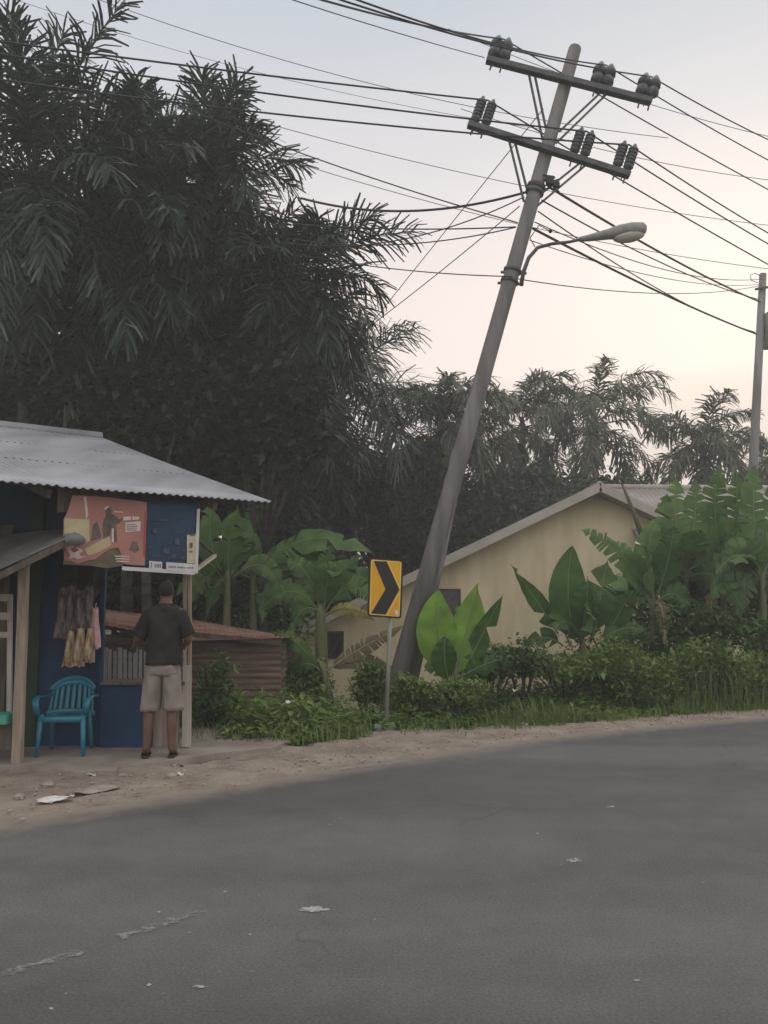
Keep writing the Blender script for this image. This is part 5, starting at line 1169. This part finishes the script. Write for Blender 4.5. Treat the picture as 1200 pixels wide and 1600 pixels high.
shrub('olive shrub behind the tin shed under the arching banana leaf', 372, 935, 15.8, (1.1, .4, .6), 16, n=1800, size=.13)
shrub('dark shrub beside the kiosk post in front of the tin shed', 330, 1085, 10.2, (.38, .3, .5), 3, size=.09, n=900)
shrub('rounded shrub at the right edge below the slim pole', 1195, 1010, 13.2, (.6, .5, .5), 4, size=.09)
shrub('dark shrub in the shade between the tall banana plants', 1050, 955, 14.8, (1.1, .5, 1.1), 7, n=2600, size=.16)
shrub('dark tall shrub behind the right edge banana plant', 1180, 920, 15.2, (1.2, .5, 1.4), 8, n=3000, size=.16)
shrub('dark shrub under the tall banana leaves left of the slim pole', 1110, 985, 13.2, (.9, .5, .5), 5, size=.12)
shrub('low shrub at the foot of the leaning pole', 645, 1085, 11.0, (.45, .22, .30), 6, m='weed', size=.09, n=1300)

# roadside weeds, one ground cover, and taller grass on the right
def along(s):     # far road edge: s metres of x
    i = 0
    while i < len(fine) - 2 and fine[i + 1].x < s: i += 1
    t = (s - fine[i].x) / max(1e-6, fine[i + 1].x - fine[i].x); return fine[i].lerp(fine[i + 1], t), fn_[i]
mb = MB(); q = random.Random(17)
def weed_h(x, d):
    h_ = .17 + .36 * smooth01((d - .5) / 1.2) + .22 * smooth01((x - 1.2) / 2.5) * smooth01((d - .8) / 1)
    return h_ * (.65 + .5 * (.5 + .5 * math.sin(x * 2.3 + d * 1.7) * math.cos(x * .9 - d * 2.1)))
for k in range(9000):
    x = q.uniform(-2.4, 9.5); p, nn = along(x); d0 = 2.4 if x < -1.55 else 2.4 - 1.2 * smooth01((x + 1.55) / 1.6) - .72 * smooth01((x - .3) / 3.2)
    d = d0 + abs(q.gauss(0, 1)) * .9 + q.uniform(-.12, .1) if q.random() < .6 else d0 + q.uniform(0, 3.4)
    b_ = p + nn * d
    if b_.x < -1.75 and b_.y < 10.2: continue
    if abs(b_.x - .03) < .38 and b_.y < 10.42: continue
    hh = max(.05, weed_h(b_.x, d - d0 + .35) * q.uniform(.35, 1.1)) * (.55 if d - d0 < .15 else 1)
    gz_ = gh(b_.x, b_.y); lean_ = V((q.gauss(0, .25), q.gauss(0, .25), 1)).normalized()
    nl_ = 4 + int(hh * 14); big = q.random() < .12
    for j in range(nl_):
        t = (j + q.random()) / nl_; pt = V((b_.x, b_.y, gz_)) + lean_ * hh * t
        a_ = q.uniform(0, 6.283); dv = V((math.cos(a_), math.sin(a_), q.uniform(-.35, .6))); dv.normalize(); sd_ = dv.cross(V((0, 0, 1))); sd_.normalize()
        s_ = q.uniform(.055, .12) * (1.8 if big else 1); w_ = s_ * q.uniform(.2, .36)
        mb.add([pt, pt + dv * s_ * .45 + sd_ * w_, pt + dv * s_ - V((0, 0, s_ * .25)), pt + dv * s_ * .45 - sd_ * w_], [(0, 1, 2, 3)])
for k in range(2600):
    Y = q.uniform(11.7, 13.6); b_ = P(q.uniform(780, 1270), 1000, Y)
    if edge_d(b_.x, b_.y) < .8: continue
    gz_ = gh(b_.x, b_.y); hh = q.uniform(.35, .8) * (.7 + .3 * math.sin(b_.x * 2.1)); lean_ = V((q.gauss(0, .3), q.gauss(0, .3), 1)).normalized(); nl_ = 9 + int(hh * 14)
    for j in range(nl_):
        t = (j + q.random()) / nl_; pt = V((b_.x, b_.y, gz_)) + lean_ * hh * t
        a_ = q.uniform(0, 6.283); dv = V((math.cos(a_), math.sin(a_), q.uniform(-.2, .9))); dv.normalize(); sd_ = dv.cross(V((0, 0, 1))); sd_.normalize()
        s_ = q.uniform(.07, .15); w_ = s_ * q.uniform(.12, .26)
        mb.add([pt, pt + dv * s_ * .45 + sd_ * w_, pt + dv * s_ - V((0, 0, s_ * .3)), pt + dv * s_ * .45 - sd_ * w_], [(0, 1, 2, 3)])
tag(mb.build('weeds', 'weed'), 'leafy green weeds covering the bank beside the road', 'weeds', kind='stuff')
mb = MB(); q = random.Random(23)
def blade(b_, h_, q, w0=.010):
    a_ = q.uniform(0, 6.283); bend = q.uniform(.15, .6) * h_; dv = V((math.cos(a_), math.sin(a_), 0)); sd_ = V((-dv.y, dv.x, 0)) * w0
    p1 = b_ + V((0, 0, h_ * .6)) + dv * bend * .3; p2 = b_ + V((0, 0, h_ * q.uniform(.8, 1.0))) + dv * bend
    mb.add([b_ - sd_, b_ + sd_, p1 + sd_ * .8, p1 - sd_ * .8, p2], [(0, 1, 2, 3), (3, 2, 4)])
for k in range(1100):
    u = q.gauss(1040, 80); Y = q.uniform(11.9, 13.2); b_ = P(min(1260, max(890, u)), 1000, Y); b_.z = gh(b_.x, Y)
    blade(b_, q.uniform(.35, .85) * (1.0 + .25 * math.sin(b_.x * 3)), q, .008)
for k in range(3800):
    x = q.uniform(-1.3, 9.5); p, nn = along(x); d0 = 1.05 - .72 * smooth01((x - .3) / 3.2) if x > .1 else 1.05 + 1.0 * smooth01((.1 - x) / 1.3)
    b_ = p + nn * (d0 + abs(q.gauss(0, .5)) + q.uniform(-.15, .1)); b_.z = gh(b_.x, b_.y)
    if abs(b_.x - .03) < .16 and b_.y < 10.3: continue
    blade(b_, q.uniform(.06, .26) * (1.5 if q.random() < .08 else 1), q, .006)
for k in range(5200):
    x = q.uniform(1.2, 10); p, nn = along(x); b_ = p + nn * (.45 + abs(q.gauss(0, 1)) * .8); b_.z = gh(b_.x, b_.y)
    blade(b_, q.uniform(.12, .42) * (.6 + .4 * math.sin(x * 3.1)), q, .007)
tag(mb.build('grass', 'grass'), 'roadside grass, tall on the right and short along the dirt edge', 'grass', kind='stuff')

# ------------------------------------------------------------------ evening haze
hz_m = bpy.data.materials.new('haze'); hz_m.use_nodes = True; n, l = hz_m.node_tree.nodes, hz_m.node_tree.links
n.remove(n['Principled BSDF']); pv = n.new('ShaderNodeVolumePrincipled'); pv.inputs['Density'].default_value = .0036; pv.inputs['Color'].default_value = (.93, .93, .93, 1); pv.inputs['Anisotropy'].default_value = .2
l.new(pv.outputs[0], n['Material Output'].inputs['Volume'])
mb = MB(); mb.box((0, 25, 6.5), (320, 270, 20)); hz = mb.build('haze', hz_m); tag(hz, 'thin warm evening haze in the air', 'haze', kind='stuff')
for o in list(bpy.data.objects):
    if '_b' in o: del o['_b']
S.cycles.volume_bounces = 1; S.cycles.max_bounces = 8; S.cycles.transparent_max_bounces = 16; S.cycles.use_denoising = True
